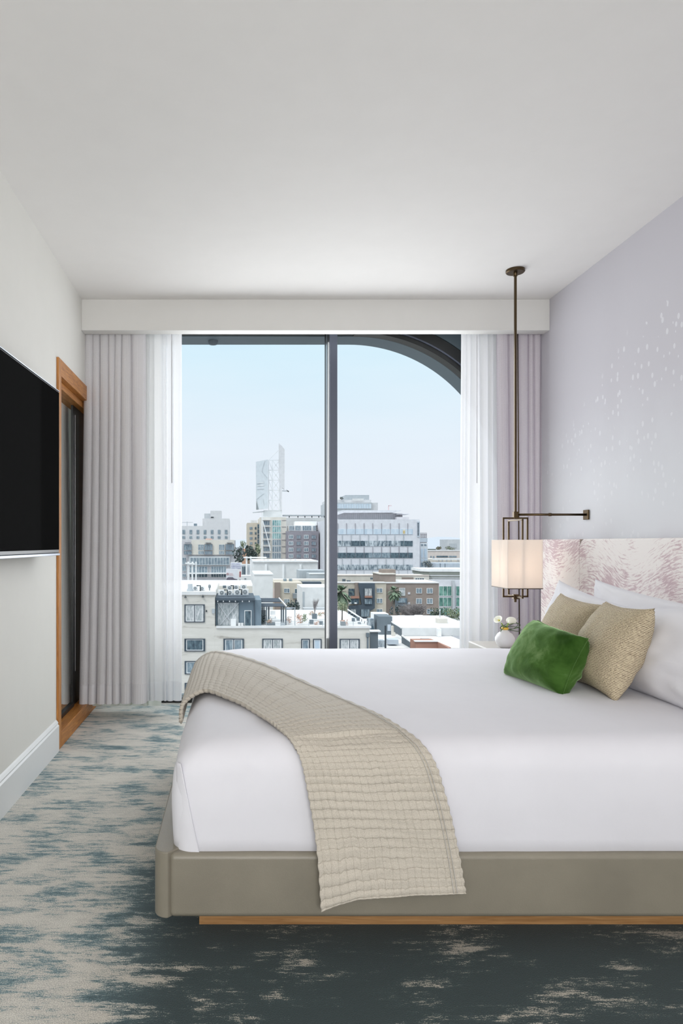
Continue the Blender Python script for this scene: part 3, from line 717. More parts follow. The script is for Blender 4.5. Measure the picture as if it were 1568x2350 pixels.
# ------------------------------------------------------------ throw blanket
ne = [Vector(p) for p in ((-.188, 2.31, .505), (-.182, 2.36, .560), (-.110, 2.42, .590), (.0, 2.24, .597), (.080, 2.04, .594), (.128, 1.925, .582), (.168, 1.858, .535), (.190, 1.838, .44), (.212, 1.828, .30), (.222, 1.815, .140))]
fe = [Vector(p) for p in ((-.192, 3.16, .500), (-.180, 3.24, .555), (-.088, 3.28, .594), (.12, 2.88, .602), (.34, 2.27, .600), (.448, 2.00, .590), (.515, 1.868, .545), (.552, 1.836, .44), (.582, 1.828, .30), (.600, 1.815, .176))]
bl = thing('throw_blanket', 'beige crinkled gauze throw draped across the foot corner of the bed', 'blanket', (.2, 2.0, .58))
def blan(u, v):
    a = catmull(ne, v); b = catmull(fe, v)
    p = a.lerp(b, u)
    p.z += .010*math.sin(math.pi*u)*(1 if v < .6 else 0)
    # bottom edge sags at the near corner, flat across the rest
    if v > .8:
        k = (v-.8)/.2; p.z += k*.030*min(1, u*4)*(1-u*.6)
    w = .004*noise.noise(Vector((u*5, v*11, 1)))+.0008*math.sin(v*math.pi*92+3*noise.noise(Vector((u*3, v*9, 2))))+.0006*math.sin(u*math.pi*42+2*noise.noise(Vector((0, v*9, 4))))
    w += .006*noise.noise(Vector((u*2.2, v*3, 9)))*(1 if v > .6 else .4)
    if v < .64: p.z += w
    else: p.y -= w+.003
    # scalloped free edges
    e = .0012*math.sin(v*math.pi*92)
    if u < .02: p.x -= e
    if u > .98: p.x += e
    return p
mb, uv = grid(blan, 90, 420)
b_ = mb.build('cloth', 'throw', bl, smooth=True, uv=uv)
b_.modifiers.new('s', 'SOLIDIFY').thickness = .012; b_.modifiers['s'].offset = -1
# stitched double hem running down beside the far edge
for uu in (.915, .94):
    pts = [blan(uu, .02+.975*i/200)+Vector((0, -.0025 if i/200 > .6 else 0, .0025 if i/200 < .66 else 0)) for i in range(201)]
    MB().tube(pts, .0012, 5).build('hem_stitching', 'sand', bl, smooth=True)

# ------------------------------------------------------------ nightstand, vase, flowers
ns = thing('nightstand', 'low greige nightstand between the bed and the window, under the lamp', 'nightstand', (1.52, 3.87, 0))
MB().box(1.36, 1.775, 3.66, 4.01, .10, .490).build('body', 'plinth', ns, bevel=.004)
MB().box(1.342, 1.78, 3.65, 4.02, .491, .535).build('table_top', 'sand', ns, bevel=.006)
MB().box(1.39, 1.77, 3.68, 3.99, 0, .10).build('plinth', 'o_dark', ns)
MB().box(1.349, 1.359, 3.70, 3.98, .16, .47).build('drawer_front', 'plinth', ns, bevel=.003)
va = thing('vase', 'small white rounded ceramic vase holding calla lilies on the nightstand', 'vase', (1.445, 3.74, .535))
MB().lathe([(0, 0), (.022, .001), (.040, .014), (.0515, .038), (.050, .058), (.038, .078), (.020, .092), (.0145, .098), (.0155, .103), (.012, .100), (.011, .08)], (1.445, 3.74, .5355)).build('body', 'ceramic', va, smooth=True)
MB().lathe([(.0148, .0), (.019, .004), (.0185, .010), (.0150, .013)], (1.445, 3.74, .6345)).build('yellow_ring', 'yellow', va, smooth=True)
def calla(tip, base, face, label):
    base = Vector(base); tip = Vector(tip); face = Vector(face).normalized()
    r = thing('calla_lily', label, 'flower', tuple(base), 'calla lilies in the white vase')
    mid = base.lerp(tip, .5)+Vector((0, 0, .006))
    MB().tube([base, mid, tip-(tip-mid)*.35], [.003, .0035, .004], 8).build('stem', 'stem', r, smooth=True)
    d = (tip-mid).normalized(); s = d.cross(face).normalized(); f = s.cross(d)
    L = (tip-mid).length
    mb, uv = grid(lambda u, v: mid+d*(L*v*1.0 + .016*v*v*math.cos((u-.5)*2*math.pi)) + (s*math.sin(2*math.pi*u)+f*-math.cos(2*math.pi*u))*(.004+.019*v**2.2) + f*.012*v**3*math.cos(2*math.pi*(u-.5)), 24, 12)
    o = mb.build('petal', 'petal', r, smooth=True); o.modifiers.new('s', 'SOLIDIFY').thickness = .0012
    MB().tube([mid+d*L*.35, mid+d*L*.85], [.003, .0026], 8).build('spadix', 'spadix', r, smooth=True)
vm = Vector((1.445, 3.74, .642))
calla(P(1143, 1421, 3.70), vm+Vector((-.003, 0, 0)), (-.3, -1, .2), 'calla lily leaning left in the white vase')
calla(P(1174, 1424, 3.74), vm+Vector((.004, 0, 0)), (.1, -1, .25), 'upright calla lily on the right of the vase')
gr = thing('grass_loop', 'dark green looped grass blades in the white vase', 'leaves', tuple(vm))
for k, (a, b, c) in enumerate(((1150, 1438, 1), (1152, 1446, 1), (1195, 1432, -1), (1197, 1442, -1), (1190, 1428, -1))):
    pts = []
    lp = P(a, b, 3.72)
    for i in range(15):
        t = i/14; w_ = math.sin(math.pi*t)
        q = vm.lerp(lp, w_)+Vector((.012*c*math.cos(math.pi*t)*(1+k*.2), .004*k, .010*math.sin(2*math.pi*t)-.006*t*k*.5)); pts.append(q)
    MB().tube(pts, .0016, 6).build('blade', 'green', gr, smooth=True)
MB().tube([vm, P(1180, 1430, 3.74), P(1192, 1415, 3.74)], [.0015, .001, .0004], 6).build('blade', 'green', gr, smooth=True)

# ------------------------------------------------------------ bedside lamp hung from the ceiling
LX, LY = 1.537, 3.83
lp = thing('pendant_lamp', 'bronze bedside lamp with square white shade, hung from ceiling and braced to wall', 'lamp', (LX, LY, 0))
MB().lathe([(0, 0), (.0, -.016), (.046, -.016), (.050, -.012), (.050, 0)], (LX, LY, H), 36).build('canopy', 'bronze', lp, smooth=False)
MB().lathe([(.011, -.016), (.011, -.035), (.007, -.038)], (LX, LY, H), 20).build('collar', 'bronze', lp, smooth=True)
MB().box(LX-.006, LX+.006, LY-.006, LY+.006, 1.262, H-.03).build('pole', 'bronze', lp, bevel=.001)
MB().box(LX-.012, LX+.012, LY-.012, LY+.012, 1.232, 1.272).build('joint', 'bronze', lp, bevel=.002)
az = 1.10+(1246-1181)*LY/F
MB().tube([(LX+.01, LY, az), (XR-.012, LY, az)], .0065, 12).tube([(1.72, LY, az), (1.735, LY, az)], .009, 12).build('wall_arm', 'bronze', lp, smooth=True)
MB().box(XR-.012, XR-.001, LY-.025, LY+.025, az-.028, az+.026).build('wall_plate', 'bronze', lp, bevel=.002)
t = .009; zt, zs1, zs0, zb = 1.236, 1.117, .856, .806
for i, (dx, dy) in enumerate(((.066, 0), (0, .095))):
    g = MB()
    z_top = zt-(.0 if i == 0 else .011)
    g.bar((LX-dx-(t/2 if dx else 0), LY-dy-(t/2 if dy else 0), z_top), (LX+dx+(t/2 if dx else 0), LY+dy+(t/2 if dy else 0), z_top), t)
    for s_ in (-1, 1):
        g.bar((LX+s_*dx, LY+s_*dy, z_top), (LX+s_*dx, LY+s_*dy, zb), t)
    g.bar((LX-dx-(t/2 if dx else 0), LY-dy-(t/2 if dy else 0), zb), (LX+dx+(t/2 if dx else 0), LY+dy+(t/2 if dy else 0), zb), t)
    g.build('bracket', 'bronze', lp, bevel=.001)
MB().box(LX-.014, LX+.014, LY-.014, LY+.014, .792, .818).tube([(LX, LY, .793), (LX, LY, .775)], .007, 10).build('finial', 'bronze', lp, bevel=.002)
# shade: four linen sides with bronze edge trims
sx0, sx1, sy0, sy1 = 1.452, 1.640, 3.72, 3.955
def ringbox(x0, x1, y0, y1, z0, z1, th):
    return MB().box(x0, x1, y0, y0+th, z0, z1).box(x0, x1, y1-th, y1, z0, z1).box(x0, x0+th, y0+th, y1-th, z0, z1).box(x1-th, x1, y0+th, y1-th, z0, z1)
sh = ringbox(sx0, sx1, sy0, sy1, zs0, zs1, .0015).build('lamp_shade', 'shade', lp)
ringbox(sx0-.001, sx1+.001, sy0-.001, sy1+.001, zs1-.001, zs1+.003, .003).build('upper_trim', 'shadeedge', sh)
ringbox(sx0-.001, sx1+.001, sy0-.001, sy1+.001, zs0-.003, zs0+.001, .003).build('lower_trim', 'shadeedge', sh)
q = P(1206, 1259, 3.718); MB().lathe([(0, 0), (.003, .001), (.003, .002)], (0, 0, 0), 12).build('rivet', 'shadeedge', sh)
sh.children[-1].location = (q.x, 3.719, q.z); sh.children[-1].rotation_euler = (math.radians(90), 0, 0)
MB().lathe([(0, .02), (.010, .015), (.014, 0), (.010, -.012), (.008, -.03)], (LX, LY, 1.085)).build('bulb', 'ceramic', lp, smooth=True)
pl = bpy.data.lights.new('bulb_light', 'POINT'); pl.energy = .85; pl.color = (1, .97, .93); pl.shadow_soft_size = .075
po = bpy.data.objects.new('bulb_light', pl); C.objects.link(po); po.location = (LX, LY, .965); po.parent = lp; po.matrix_parent_inverse = Matrix.Translation(lp.location).inverted()

# ============================================================ the city outside
GZ = -25.0
struct(MB().box(-400, 700, 20, 1600, GZ-1, GZ).build('ground', 'o_ground'))
# hills on the horizon, haze put into their pale blue-grey colour
mb = MB(); n = 90
prev = None
for i in range(n+1):
    x = -500+1500*i/n
    h = 9+8*noise.noise(Vector((i*.16, 0, 3)))+4*noise.noise(Vector((i*.5, 1, 3)))+(5 if x > 420 else 0)
    mb.v += [(x, 1450, GZ), (x, 1500, h), (x, 1600, h*.7), (x, 1700, GZ)]
for i in range(n):
    for k in range(3): a = i*4+k; mb.f.append((a, a+4, a+5, a+1)); mb.m.append(0)
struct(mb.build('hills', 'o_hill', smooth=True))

def bld(name, label, x0, x1, yt, Z, D, mat, cat='building', zb=GZ, group=None, wall='wall'):
    a, b = P(x0, yt, Z), P(x1, yt, Z)
    r = thing(name, label, cat, ((a.x+b.x)/2, Z, zb), group); r['Z'] = Z
    MB().box(a.x, b.x, Z, Z+D, zb, a.z).build(wall, mat, r)
    return r
def pbox(r, name, x0, x1, yt, yb, Z, D, mat, d0=.0):
    a, b = P(x0, yt, Z), P(x1, yb, Z)
    return MB().box(a.x, b.x, Z-d0, Z+D, b.z, a.z).build(name, mat, r)
def win(r, x0, y0, x1, y1, Z, glass, frame=None, ft=.6, cols=1, rows=1, name='window', pane=False, out=None):
    """a window standing just proud of the facade; px rectangle at depth Z"""
    e = Z*.0006 + .02; s = Z/F
    a, b = P(x0, y0, Z), P(x1, y1, Z)
    mb = MB().box(a.x, b.x, Z-e, Z+.05, b.z, a.z, 1)
    if frame:
        t = ft*s; yf = Z-e-.04
        mb.box(a.x-t, a.x, yf, Z, b.z-t, a.z+t, 0).box(b.x, b.x+t, yf, Z, b.z-t, a.z+t, 0).box(a.x, b.x, yf, Z, a.z, a.z+t, 0).box(a.x, b.x, yf, Z, b.z-t, b.z, 0)
        for i in range(1, cols):
            x = a.x+(b.x-a.x)*i/cols; mb.box(x-t/2, x+t/2, yf, Z, b.z, a.z, 0)
        for i in range(1, rows):
            z = b.z+(a.z-b.z)*i/rows; mb.box(a.x, b.x, yf, Z, z-t/2, z+t/2, 0)
    return mb.build(name, [frame or glass, glass], r)
def blob(name, label, px, py, Z, rx, rz, mat, mat2, n=260, leaf=.16, cat='tree', trunk=True, group=None, ry=None, seed=0, tz=None):
    """leafy crown made of many small leaf cards around several lobes, on a trunk"""
    rnd = random.Random(seed+px*3+py); c = P(px, py, Z); ry = ry or rx
    r = thing(name, label, cat, (c.x, Z, tz if tz is not None else GZ), group)
    mb = MB()
    lobes = [(Vector((rnd.uniform(-.5, .5)*rx, rnd.uniform(-.5, .5)*ry, rnd.uniform(-.5, .6)*rz)), rnd.uniform(.35, .6)) for _ in range(9)]+[(Vector((0, 0, 0)), .75)]
    for i in range(n):
        lc, lr = rnd.choice(lobes); d = Vector((rnd.gauss(0, 1), rnd.gauss(0, 1), rnd.gauss(0, 1))).normalized()*lr*rnd.uniform(.7, 1)
        p = c+lc+Vector((d.x*rx, d.y*ry, d.z*rz)); nrm = (d+Vector((rnd.uniform(-.6, .6), rnd.uniform(-.6, .6), rnd.uniform(-.4, .9)))).normalized()
        u = nrm.orthogonal().normalized(); v = nrm.cross(u); s = leaf*rnd.uniform(.6, 1.3)
        mb.add([p+u*s, p+v*s*.7, p-u*s, p-v*s*.7], [(0, 1, 2, 3)], 0 if rnd.random() < .6 else 1)
    mb.build('foliage', [mat, mat2], r)
    if trunk:
        MB().tube([(c.x, Z, r.location.z), (c.x+.05*rx, Z, c.z-rz*.4), (c.x, Z, c.z)], [rx*.10, rx*.07, rx*.03], 8).build('trunk', 'o_trunk', r, smooth=True)
    return r
def palm(label, px, py, Z, R, seed=0, group='palms'):
    rnd = random.Random(seed); c = P(px, py, Z)
    r = thing('palm_tree', label, 'palm tree', (c.x, Z, GZ), group); mb = MB()
    for i in range(64):
        a = rnd.uniform(0, 2*math.pi); up = rnd.uniform(-.95, 1.0); L = R*rnd.uniform(.8, 1.05)
        d = Vector((math.cos(a)*math.sqrt(max(.05, 1-up*up*.8)), math.sin(a)*math.sqrt(max(.05, 1-up*up*.8)), up)).normalized()
        s = d.cross(Vector((0, 0, 1))).normalized()
        pts = [c+d*L*t+Vector((0, 0, -.35*L*t*t)) for t in (0, .35, .6, .8, 1)]
        k = len(mb.v); ws = [.02, .05, .20, .16, .02]
        for p, w_ in zip(pts, ws): mb.v += [tuple(p+s*w_*R*.8), tuple(p-s*w_*R*.8+Vector((0, 0, -.03)))]
        mi = 0 if rnd.random() < .55 else 1
        for j in range(4): mb.f.append((k+2*j, k+2*j+1, k+2*j+3, k+2*j+2)); mb.m.append(mi)
    mb.build('fronds', ['o_palm', 'o_palmd'], r)
    MB().tube([(c.x, Z, GZ), (c.x, Z, c.z)], [R*.14, R*.10], 10).build('trunk', 'o_trunk', r, smooth=True)
    return r

# ---- nearest: weathered stucco building across the street
Z = 56.0
nb = thing('stucco_building', 'weathered beige stucco building with navy-framed windows, nearest across the street', 'building', (5, Z, GZ))
xs = P(493.5, 0, Z).x; xr = P(848.5, 0, Z).x; zt = P(0, 1438, Z).z; ztw = P(0, 1361, Z).z
MB().box(-14, xs, Z, 70, GZ, ztw-.02).build('tower_wall', 'o_stucco', nb)
MB().box(xs+.001, xr, Z, 70, GZ, zt).build('wall', 'o_stucco', nb)
MB().box(-14.1, xs+.1, Z-.12, Z+.25, ztw-.14, ztw+.12).build('parapet_coping', 'o_offwhite', nb)
MB().box(xs+.1, xr+.12, Z-.10, Z+.18, zt-.12, zt+.04).build('parapet_coping', 'o_offwhite', nb)
MB().box(-14, xs-.05, Z+.26, 69.9, ztw-.02, ztw+.01).build('tower_roof', 'o_roofw', nb)
MB().box(xs+.1, xr-.05, Z+.2, 69.9, zt, zt+.02).build('terrace_floor', 'o_roofw', nb)
def navywin(x0, y0, x1, y1, glass, kind):
    a, b = P(x0, y0, Z), P(x1, y1, Z); s = Z/F; t = 1.9*s
    f = MB().box(a.x, a.x+t, Z-.08, Z, b.z, a.z).box(b.x-t, b.x, Z-.08, Z, b.z, a.z).box(a.x+t, b.x-t, Z-.08, Z, a.z-t, a.z).box(a.x+t, b.x-t, Z-.08, Z, b.z, b.z+t)
    if kind == 2: m = (a.x+b.x)/2; f.box(m-.4*t, m+.4*t, Z-.08, Z, b.z+t, a.z-t)
    o = f.build('window', 'o_frame', nb)
    MB().box(a.x+t, b.x-t, Z-.02, Z+.02, b.z+t, a.z-t).build('pane', glass, o)
    sash = MB(); w2 = 1.5*s
    cells = [(a.x+t+2.4*s, (a.x+b.x)/2-.5*t), ((a.x+b.x)/2+.5*t, b.x-t-2.4*s)] if kind == 2 else ([(a.x+t+2.5*s, b.x-t-2.5*s)] if kind == 1 else [(a.x+t+.5*s, b.x-t-.5*s)])
    for p, q in cells:
        sash.box(p, p+w2, Z-.05, Z-.02, b.z+t, a.z-t).box(q-w2, q, Z-.05, Z-.02, b.z+t, a.z-t).box(p+w2, q-w2, Z-.05, Z-.02, b.z+t, b.z+t+w2).box(p+w2, q-w2, Z-.05, Z-.02, a.z-t-w2, a.z-t)
    sash.build('sash', 'o_white', o)
navywin(423.5, 1387, 470, 1428, 'g_curtain', 2)
navywin(423.5, 1465.6, 471, 1494.5, 'g_dark', 1)
navywin(513, 1465.6, 560, 1496, 'g_mid', 2)
navywin(602, 1465.6, 649, 1496, 'g_curtain', 2)
navywin(691.5, 1466, 711, 1497, 'g_mid', 0)
navywin(718.5, 1466, 738, 1497, 'g_pale', 0)
navywin(779.5, 1466, 825.5, 1498, 'g_curtain', 2)
for y in (1517, 1567): navywin(424, y, 471, y+30, 'g_mid', 1)
# gooseneck wall lamps, sconce, vents, downpipe
for px, py in ((426, 1370), (466, 1369)):
    q = P(px, py, Z); MB().lathe([(0, .12), (.02, .10), (.08, .0), (.11, -.03), (.09, -.05)], (q.x, Z-.14, q.z), 14).tube([(q.x, Z-.14, q.z+.1), (q.x, Z-.1, q.z+.2), (q.x, Z, q.z+.2)], .012, 6).build('wall_lamp', 'o_dark', nb, smooth=True)
q = P(474, 1402.5, Z); MB().lathe([(0, .1), (.05, .08), (.05, -.05), (0, -.07)], (q.x, Z-.06, q.z), 10).build('wall_lamp', 'o_dark', nb, smooth=True)
pbox(nb, 'vent_box', 486.5, 493.3, 1397, 1407.5, Z, .01, 'o_grey', .12)
q = P(843.5, 1458, Z); MB().box(q.x-.12, q.x+.12, Z-.22, Z, q.z-.12, q.z+.2).tube([(q.x, Z-.1, q.z), (q.x, Z-.1, q.z-12)], .07, 8).build('downpipe', 'o_slate', nb)

# ---- blue rooftop room on the stucco building's terrace
br = thing('rooftop_room', 'blue-painted rooftop room with a big cross-braced window and white door', 'building', (P(540, 0, 57).x, 57, zt+.02))
Zr = 56.6; s = Zr/F
a = P(494.5, 1377, Zr); b = P(600, 1436, Zr)
MB().box(a.x+.02, b.x, Zr, 61.5, zt+.02, a.z).build('wall', 'o_blue', br)
ar = P(487.5, 1372.5, 56.3)
MB().box(a.x+.02, P(585, 0, 56.1).x, 56.1, 61.7, a.z+.002, ar.z+.02).build('eaves', 'o_navy', br)
for px in (500, 513, 527, 540.5, 556.5, 572): 
    q = P(px, 1377.5, 56.4); MB().box(q.x-.04, q.x+.04, 56.15, Zr, q.z-.12, q.z+.0).build('rafter_end', 'o_white', br)
win(br, 500, 1383, 548, 1435, Zr, 'g_curtain', 'o_slate', .5)
A0, A1 = P(499, 1383, Zr-.14), P(534, 1433, Zr-.14); B0, B1 = P(548, 1383, Zr-.16), P(505, 1434, Zr-.16)
MB().bar(A0, A1, .06).build('cross_brace', 'o_grey2', br); MB().bar(B0, B1, .06).build('cross_brace', 'o_grey2', br)
win(br, 562.5, 1402, 576, 1436.5, Zr, 'g_dark', 'o_white', 1.4, name='door')
def tbox(name, label, x0, x1, y0, y1, Z, D, mat, cat, group=None, bevel=.02):
    a, b = P(x0, y0, Z), P(x1, y1, Z)
    o = MB().box(a.x, b.x, Z, Z+D, b.z, a.z).build(name, mat, bevel=bevel); return tag(o, label, cat, group)
tbox('storage_box', 'tall white cabinet standing before the cross-braced window on the terrace', 529.5, 542, 1421, 1437.3, 56.25, .3, 'o_white', 'storage box')
tbox('storage_box', 'low white box beside the white door of the blue rooftop room, left one', 546.5, 552.3, 1430, 1437.3, 56.25, .25, 'o_offwhite', 'storage box')
tbox('storage_box', 'low white box beside the white door of the blue rooftop room, right one', 553, 559, 1430, 1437.3, 56.25, .25, 'o_offwhite', 'storage box')

# ---- air conditioners and ducts on the roofs
def acu(px, py, Z, wpx, label, zbase):
    s = Z/F; w_ = wpx*s; c = P(px, py, Z); h = wpx*.80*s
    r = thing('air_conditioner', label, 'air conditioner', (c.x, Z, c.z-h/2), 'air conditioning units on the roofs')
    MB().box(c.x-w_/2, c.x+w_/2, Z, Z+.3, c.z-h/2, c.z+h/2).build('housing', 'o_white', r, bevel=.015)
    q = c.x+w_*.03; f = MB(); R_ = h*.36
    ring = [(math.cos(2*math.pi*i/20), math.sin(2*math.pi*i/20)) for i in range(20)]
    f.prism([(q+R_*x, c.z+R_*z) for x, z in ring], Z-.03, Z-.001, 'y').build('fan_grille', 'o_fan', r)
    MB().prism([(q+R_*.35*x, c.z+R_*.35*z) for x, z in ring], Z-.05, Z-.031, 'y').build('fan_hub', 'o_grey2', r)
for i, (px, py, Zz, wp, lab) in enumerate(((447.5, 1350, 58.5, 12, 'white air conditioner on the beige tower roof, next to the round steel tank'),
        (463.6, 1350.5, 58.5, 12, 'white air conditioner on the beige tower roof, right of the dark pipe'),
        (508.5, 1360, 57.6, 15, 'white air conditioner at the left of the front row above the blue room'),
        (527, 1360, 57.6, 14, 'white air conditioner second in the front row above the blue room'),
        (544, 1359, 57.6, 16, 'white air conditioner third in the front row above the blue room'),
        (562, 1358.5, 57.6, 17, 'white air conditioner at the right of the front row above the blue room'),
        (526.5, 1348.5, 59.8, 12, 'white air conditioner in the back row above the blue room, left'),
        (541.5, 1347.5, 59.8, 12, 'white air conditioner in the back row above the blue room, middle'),
        (559, 1347, 59.8, 14, 'white air conditioner in the back row above the blue room, right'))):
    acu(px, py, Zz, wp, lab, 0)
for px0, py0, px1, py1, Zz, lab in ((454, 1344, 460, 1358, 58.2, 'dark bent pipe between two roof air conditioners on the tower'),
                          (517, 1354, 522, 1366, 57.3, 'dark bent pipe between the left units above the blue room'),
                          (532, 1344, 536, 1353, 59.5, 'dark elbow pipe in the back row above the blue room'),
                          (551, 1353, 555, 1365, 57.3, 'dark bent pipe between the right units above the blue room')):
    a, b = P(px0, py0, Zz), P(px1, py1, Zz)
    tag(MB().tube([(a.x-.1, Zz, a.z), (b.x, Zz, a.z), (b.x, Zz, b.z)], .05, 8).build('roof_pipe', 'o_dark', smooth=True), lab, 'pipe')
q = P(436.5, 1350, 57.5)
tk = thing('roof_tank', 'grey-green steel vent tank with a wide base on the tower roof', 'tank', (q.x, 57.5, ztw))
MB().lathe([(.30, -.36), (.26, -.1), (.19, .0), (.19, .34), (0, .36)], (q.x, 57.5, q.z), 20).build('body', 'o_grey', tk, smooth=True)
q = P(481, 1347, 58)
tag(MB().lathe([(0, .22), (.10, .16), (.12, 0), (.05, -.12), (.04, -.3)], (q.x, 58, q.z), 14).build('roof_vent', 'o_fan', smooth=True), 'round turbine vent standing alone on the tower roof', 'roof vent')
tbox('duct_box', 'dark square duct box behind the left units above the blue room', 511.5, 519, 1344, 1350, 60.4, .3, 'o_slate', 'duct')

# ---- pergola and terrace furniture
pg = thing('pergola', 'dark blue terrace pergola with two slatted roof panels beside the blue room', 'pergola', (P(625, 0, 57.5).x, 57.5, zt+.02))
def quadslab(r, name, pts, Zs, mat, th=.05):
    v = [P(x, y, z) for (x, y), z in zip(pts, Zs)]
    v2 = [p-Vector((0, 0, th)) for p in v]
    return MB().add(v+v2, [(0, 1, 2, 3), (7, 6, 5, 4), (0, 4, 5, 1), (1, 5, 6, 2), (2, 6, 7, 3), (3, 7, 4, 0)]).build(name, mat, r)
quadslab(pg, 'roof_panel', [(586, 1372.5), (639, 1372.5), (646, 1380.5), (588, 1380.5)], (60, 60, 58.6, 58.6), 'o_frame')
quadslab(pg, 'roof_panel', [(587, 1384.5), (648, 1384.5), (655, 1391), (589, 1391)], (58.2, 58.2, 57, 57), 'o_frame')
a = P(639, 1372, 60); b = P(656, 1391, 57); MB().bar(a+Vector((.05, 0, 0)), b+Vector((.06, 0, 0)), .07).build('edge_beam', 'o_white', pg)
for px, Zz, y0 in ((612, 57, 1391), (617, 58, 1391), (646, 58.4, 1386), (650.5, 57.6, 1390), (656, 57, 1391), (602, 58.4, 1391), (606, 58.9, 1391)):
    q = P(px, y0, Zz); MB().box(q.x-.055, q.x+.055, Zz-.055, Zz+.055, zt+.022, q.z-.06).build('post', 'o_slate', pg)
MB().box(P(589, 0, 57.9).x, P(610, 0, 57.9).x, 57.9, 57.94, zt+.022, P(0, 1400, 57.9).z).build('mesh_screen', 'o_fan', pg)
blob('shrub', 'dark green climbing shrub behind the mesh screen under the pergola', 600, 1420, 57.5, .42, .55, 'o_leafdark', 'o_fan', 240, .06, 'shrub', False, tz=zt+.02)
# white terrace chairs under the pergola
def chair(px, py, Z, label, group='white terrace chairs'):
    s = Z/F; c = P(px, py, Z); w_ = .22
    r = thing('terrace_chair', label, 'chair', (c.x, Z, c.z-.45), group)
    MB().box(c.x-w_, c.x+w_, Z-.2, Z+.2, c.z-.04, c.z).build('seat', 'o_white', r, bevel=.01)
    MB().box(c.x-w_, c.x+w_, Z+.17, Z+.21, c.z+.06, c.z+.42).build('backrest', 'o_white', r, bevel=.01)
    for dx in (-1, 1):
        for dy in (-1, 1): MB().bar((c.x+dx*.2, Z+dy*.17, c.z-.04), (c.x+dx*.2, Z+dy*.17, c.z-.44), .03).build('leg', 'o_grey', r)
    return r
def copytree(root, loc, label):
    c = root.copy(); C.objects.link(c); c.location = loc; c['label'] = label
    for ch in root.children:
        d = ch.copy(); C.objects.link(d); d.parent = c
    return c
ch0 = chair(626.5, 1413, 62, 'white chair under the pergola, left of two')
copytree(ch0, (P(634, 1413, 62).x, 62, ch0.location.z), 'white chair under the pergola, right of two')
copytree(ch0, (P(722, 1432, 57.6).x-.9, 64.0, ch0.location.z), 'white chair beside the grey tree pot on the open terrace')
tbox('planter', 'grey-green planter with orange flowers at the foot of the pergola', 614, 631.5, 1430, 1438.2, 56.6, .5, 'o_slate', 'planter')
blob('flower_clump', 'orange and yellow flowers growing at the foot of the pergola', 618, 1427, 56.7, .30, .26, 'o_coral', 'o_leafpale', 150, .05, 'flowers', False, tz=zt)
tbox('storage_box', 'bright white bench box on the terrace behind the planter', 631.8, 644, 1428, 1438.2, 56.5, .4, 'o_white', 'storage box')
tbox('planter', 'slate planter box between the pergola posts', 645, 655, 1430, 1438.2, 56.55, .4, 'o_grey', 'planter')
blob('flower_clump', 'coral flowering plants just right of the pergola', 663, 1424, 57.2, .38, .36, 'o_coral', 'o_cream', 150, .05, 'flowers', False, tz=zt)
blob('flower_clump', 'large coral-pink bush beside the umbrella pole', 688, 1421, 57.0, .36, .48, 'o_coral', 'o_orange', 220, .05, 'flowers', False, tz=zt)
blob('shrub', 'yellow-green bush beside the coral bush', 699.5, 1420, 56.9, .26, .5, 'o_leafpale', 'o_leaf', 180, .05, 'shrub', False, tz=zt)
for x0, x1, y0, y1, Zz, lab in ((711, 720, 1423, 1432, 57.5, 'dark square pot between coral shrubs, left'), (734, 742, 1426, 1434, 57.2, 'dark square pot near the window mullion'),
                       (717, 728, 1409, 1420.5, 60, 'large dark pot holding the bare tree')):
    tbox('plant_pot', lab, x0, x1, y0, y1, Zz, .35, 'o_slate', 'plant pot')
blob('flower_clump', 'coral shrub between the two dark square pots', 727, 1430, 57.0, .26, .24, 'o_coral', 'o_orange', 110, .045, 'flowers', False, tz=zt)
blob('flower_clump', 'orange shrub spreading right of the bare tree', 738, 1410, 61, .42, .20, 'o_orange', 'o_leafpale', 130, .05, 'flowers', False, tz=zt)
blob('flower_clump', 'peach foliage at the foot of the bare tree', 717, 1407, 61, .34, .24, 'o_coral', 'o_leafpale', 110, .05, 'flowers', False, tz=zt)
def baretree(px, py0, py1, Z, spread, label, base, n=26, seed=1, mat='o_twig', r0=.05):
    rnd = random.Random(seed); a = P(px, py1, Z); top = P(px, py0, Z).z
    r = thing('bare_tree', label, 'tree', (a.x, Z, base)); mb = MB(); H_ = top-a.z
    MB().tube([(a.x, Z, base), (a.x, Z, a.z+H_*.35)], [r0, r0*.6], 7).build('trunk', mat, r)
    for i in range(n):
        an = rnd.uniform(0, 6.28); sp_ = spread*rnd.uniform(.2, 1)
        st = Vector((a.x, Z, a.z+H_*rnd.uniform(.05, .4))); en = Vector((a.x+math.cos(an)*sp_, Z+math.sin(an)*sp_*.6, a.z+H_*rnd.uniform(.6, 1)))
        md = st.lerp(en, .5)+Vector((rnd.uniform(-.1, .1)*spread, 0, rnd.uniform(-.1, .2)*spread)); mb.tube([st, md, en], [r0*.35, r0*.25, r0*.1], 5)
        for k in range(3):
            e2 = md+Vector((rnd.uniform(-.4, .4)*spread, rnd.uniform(-.3, .3)*spread, rnd.uniform(.1, .4)*H_)); mb.tube([md, e2], [r0*.2, r0*.08], 4)
    mb.build('branches', mat, r); return r
baretree(722.5, 1374, 1409, 60.1, .42, 'bare branched tree in the large dark pot on the terrace', P(0, 1410, 60.1).z, seed=4)
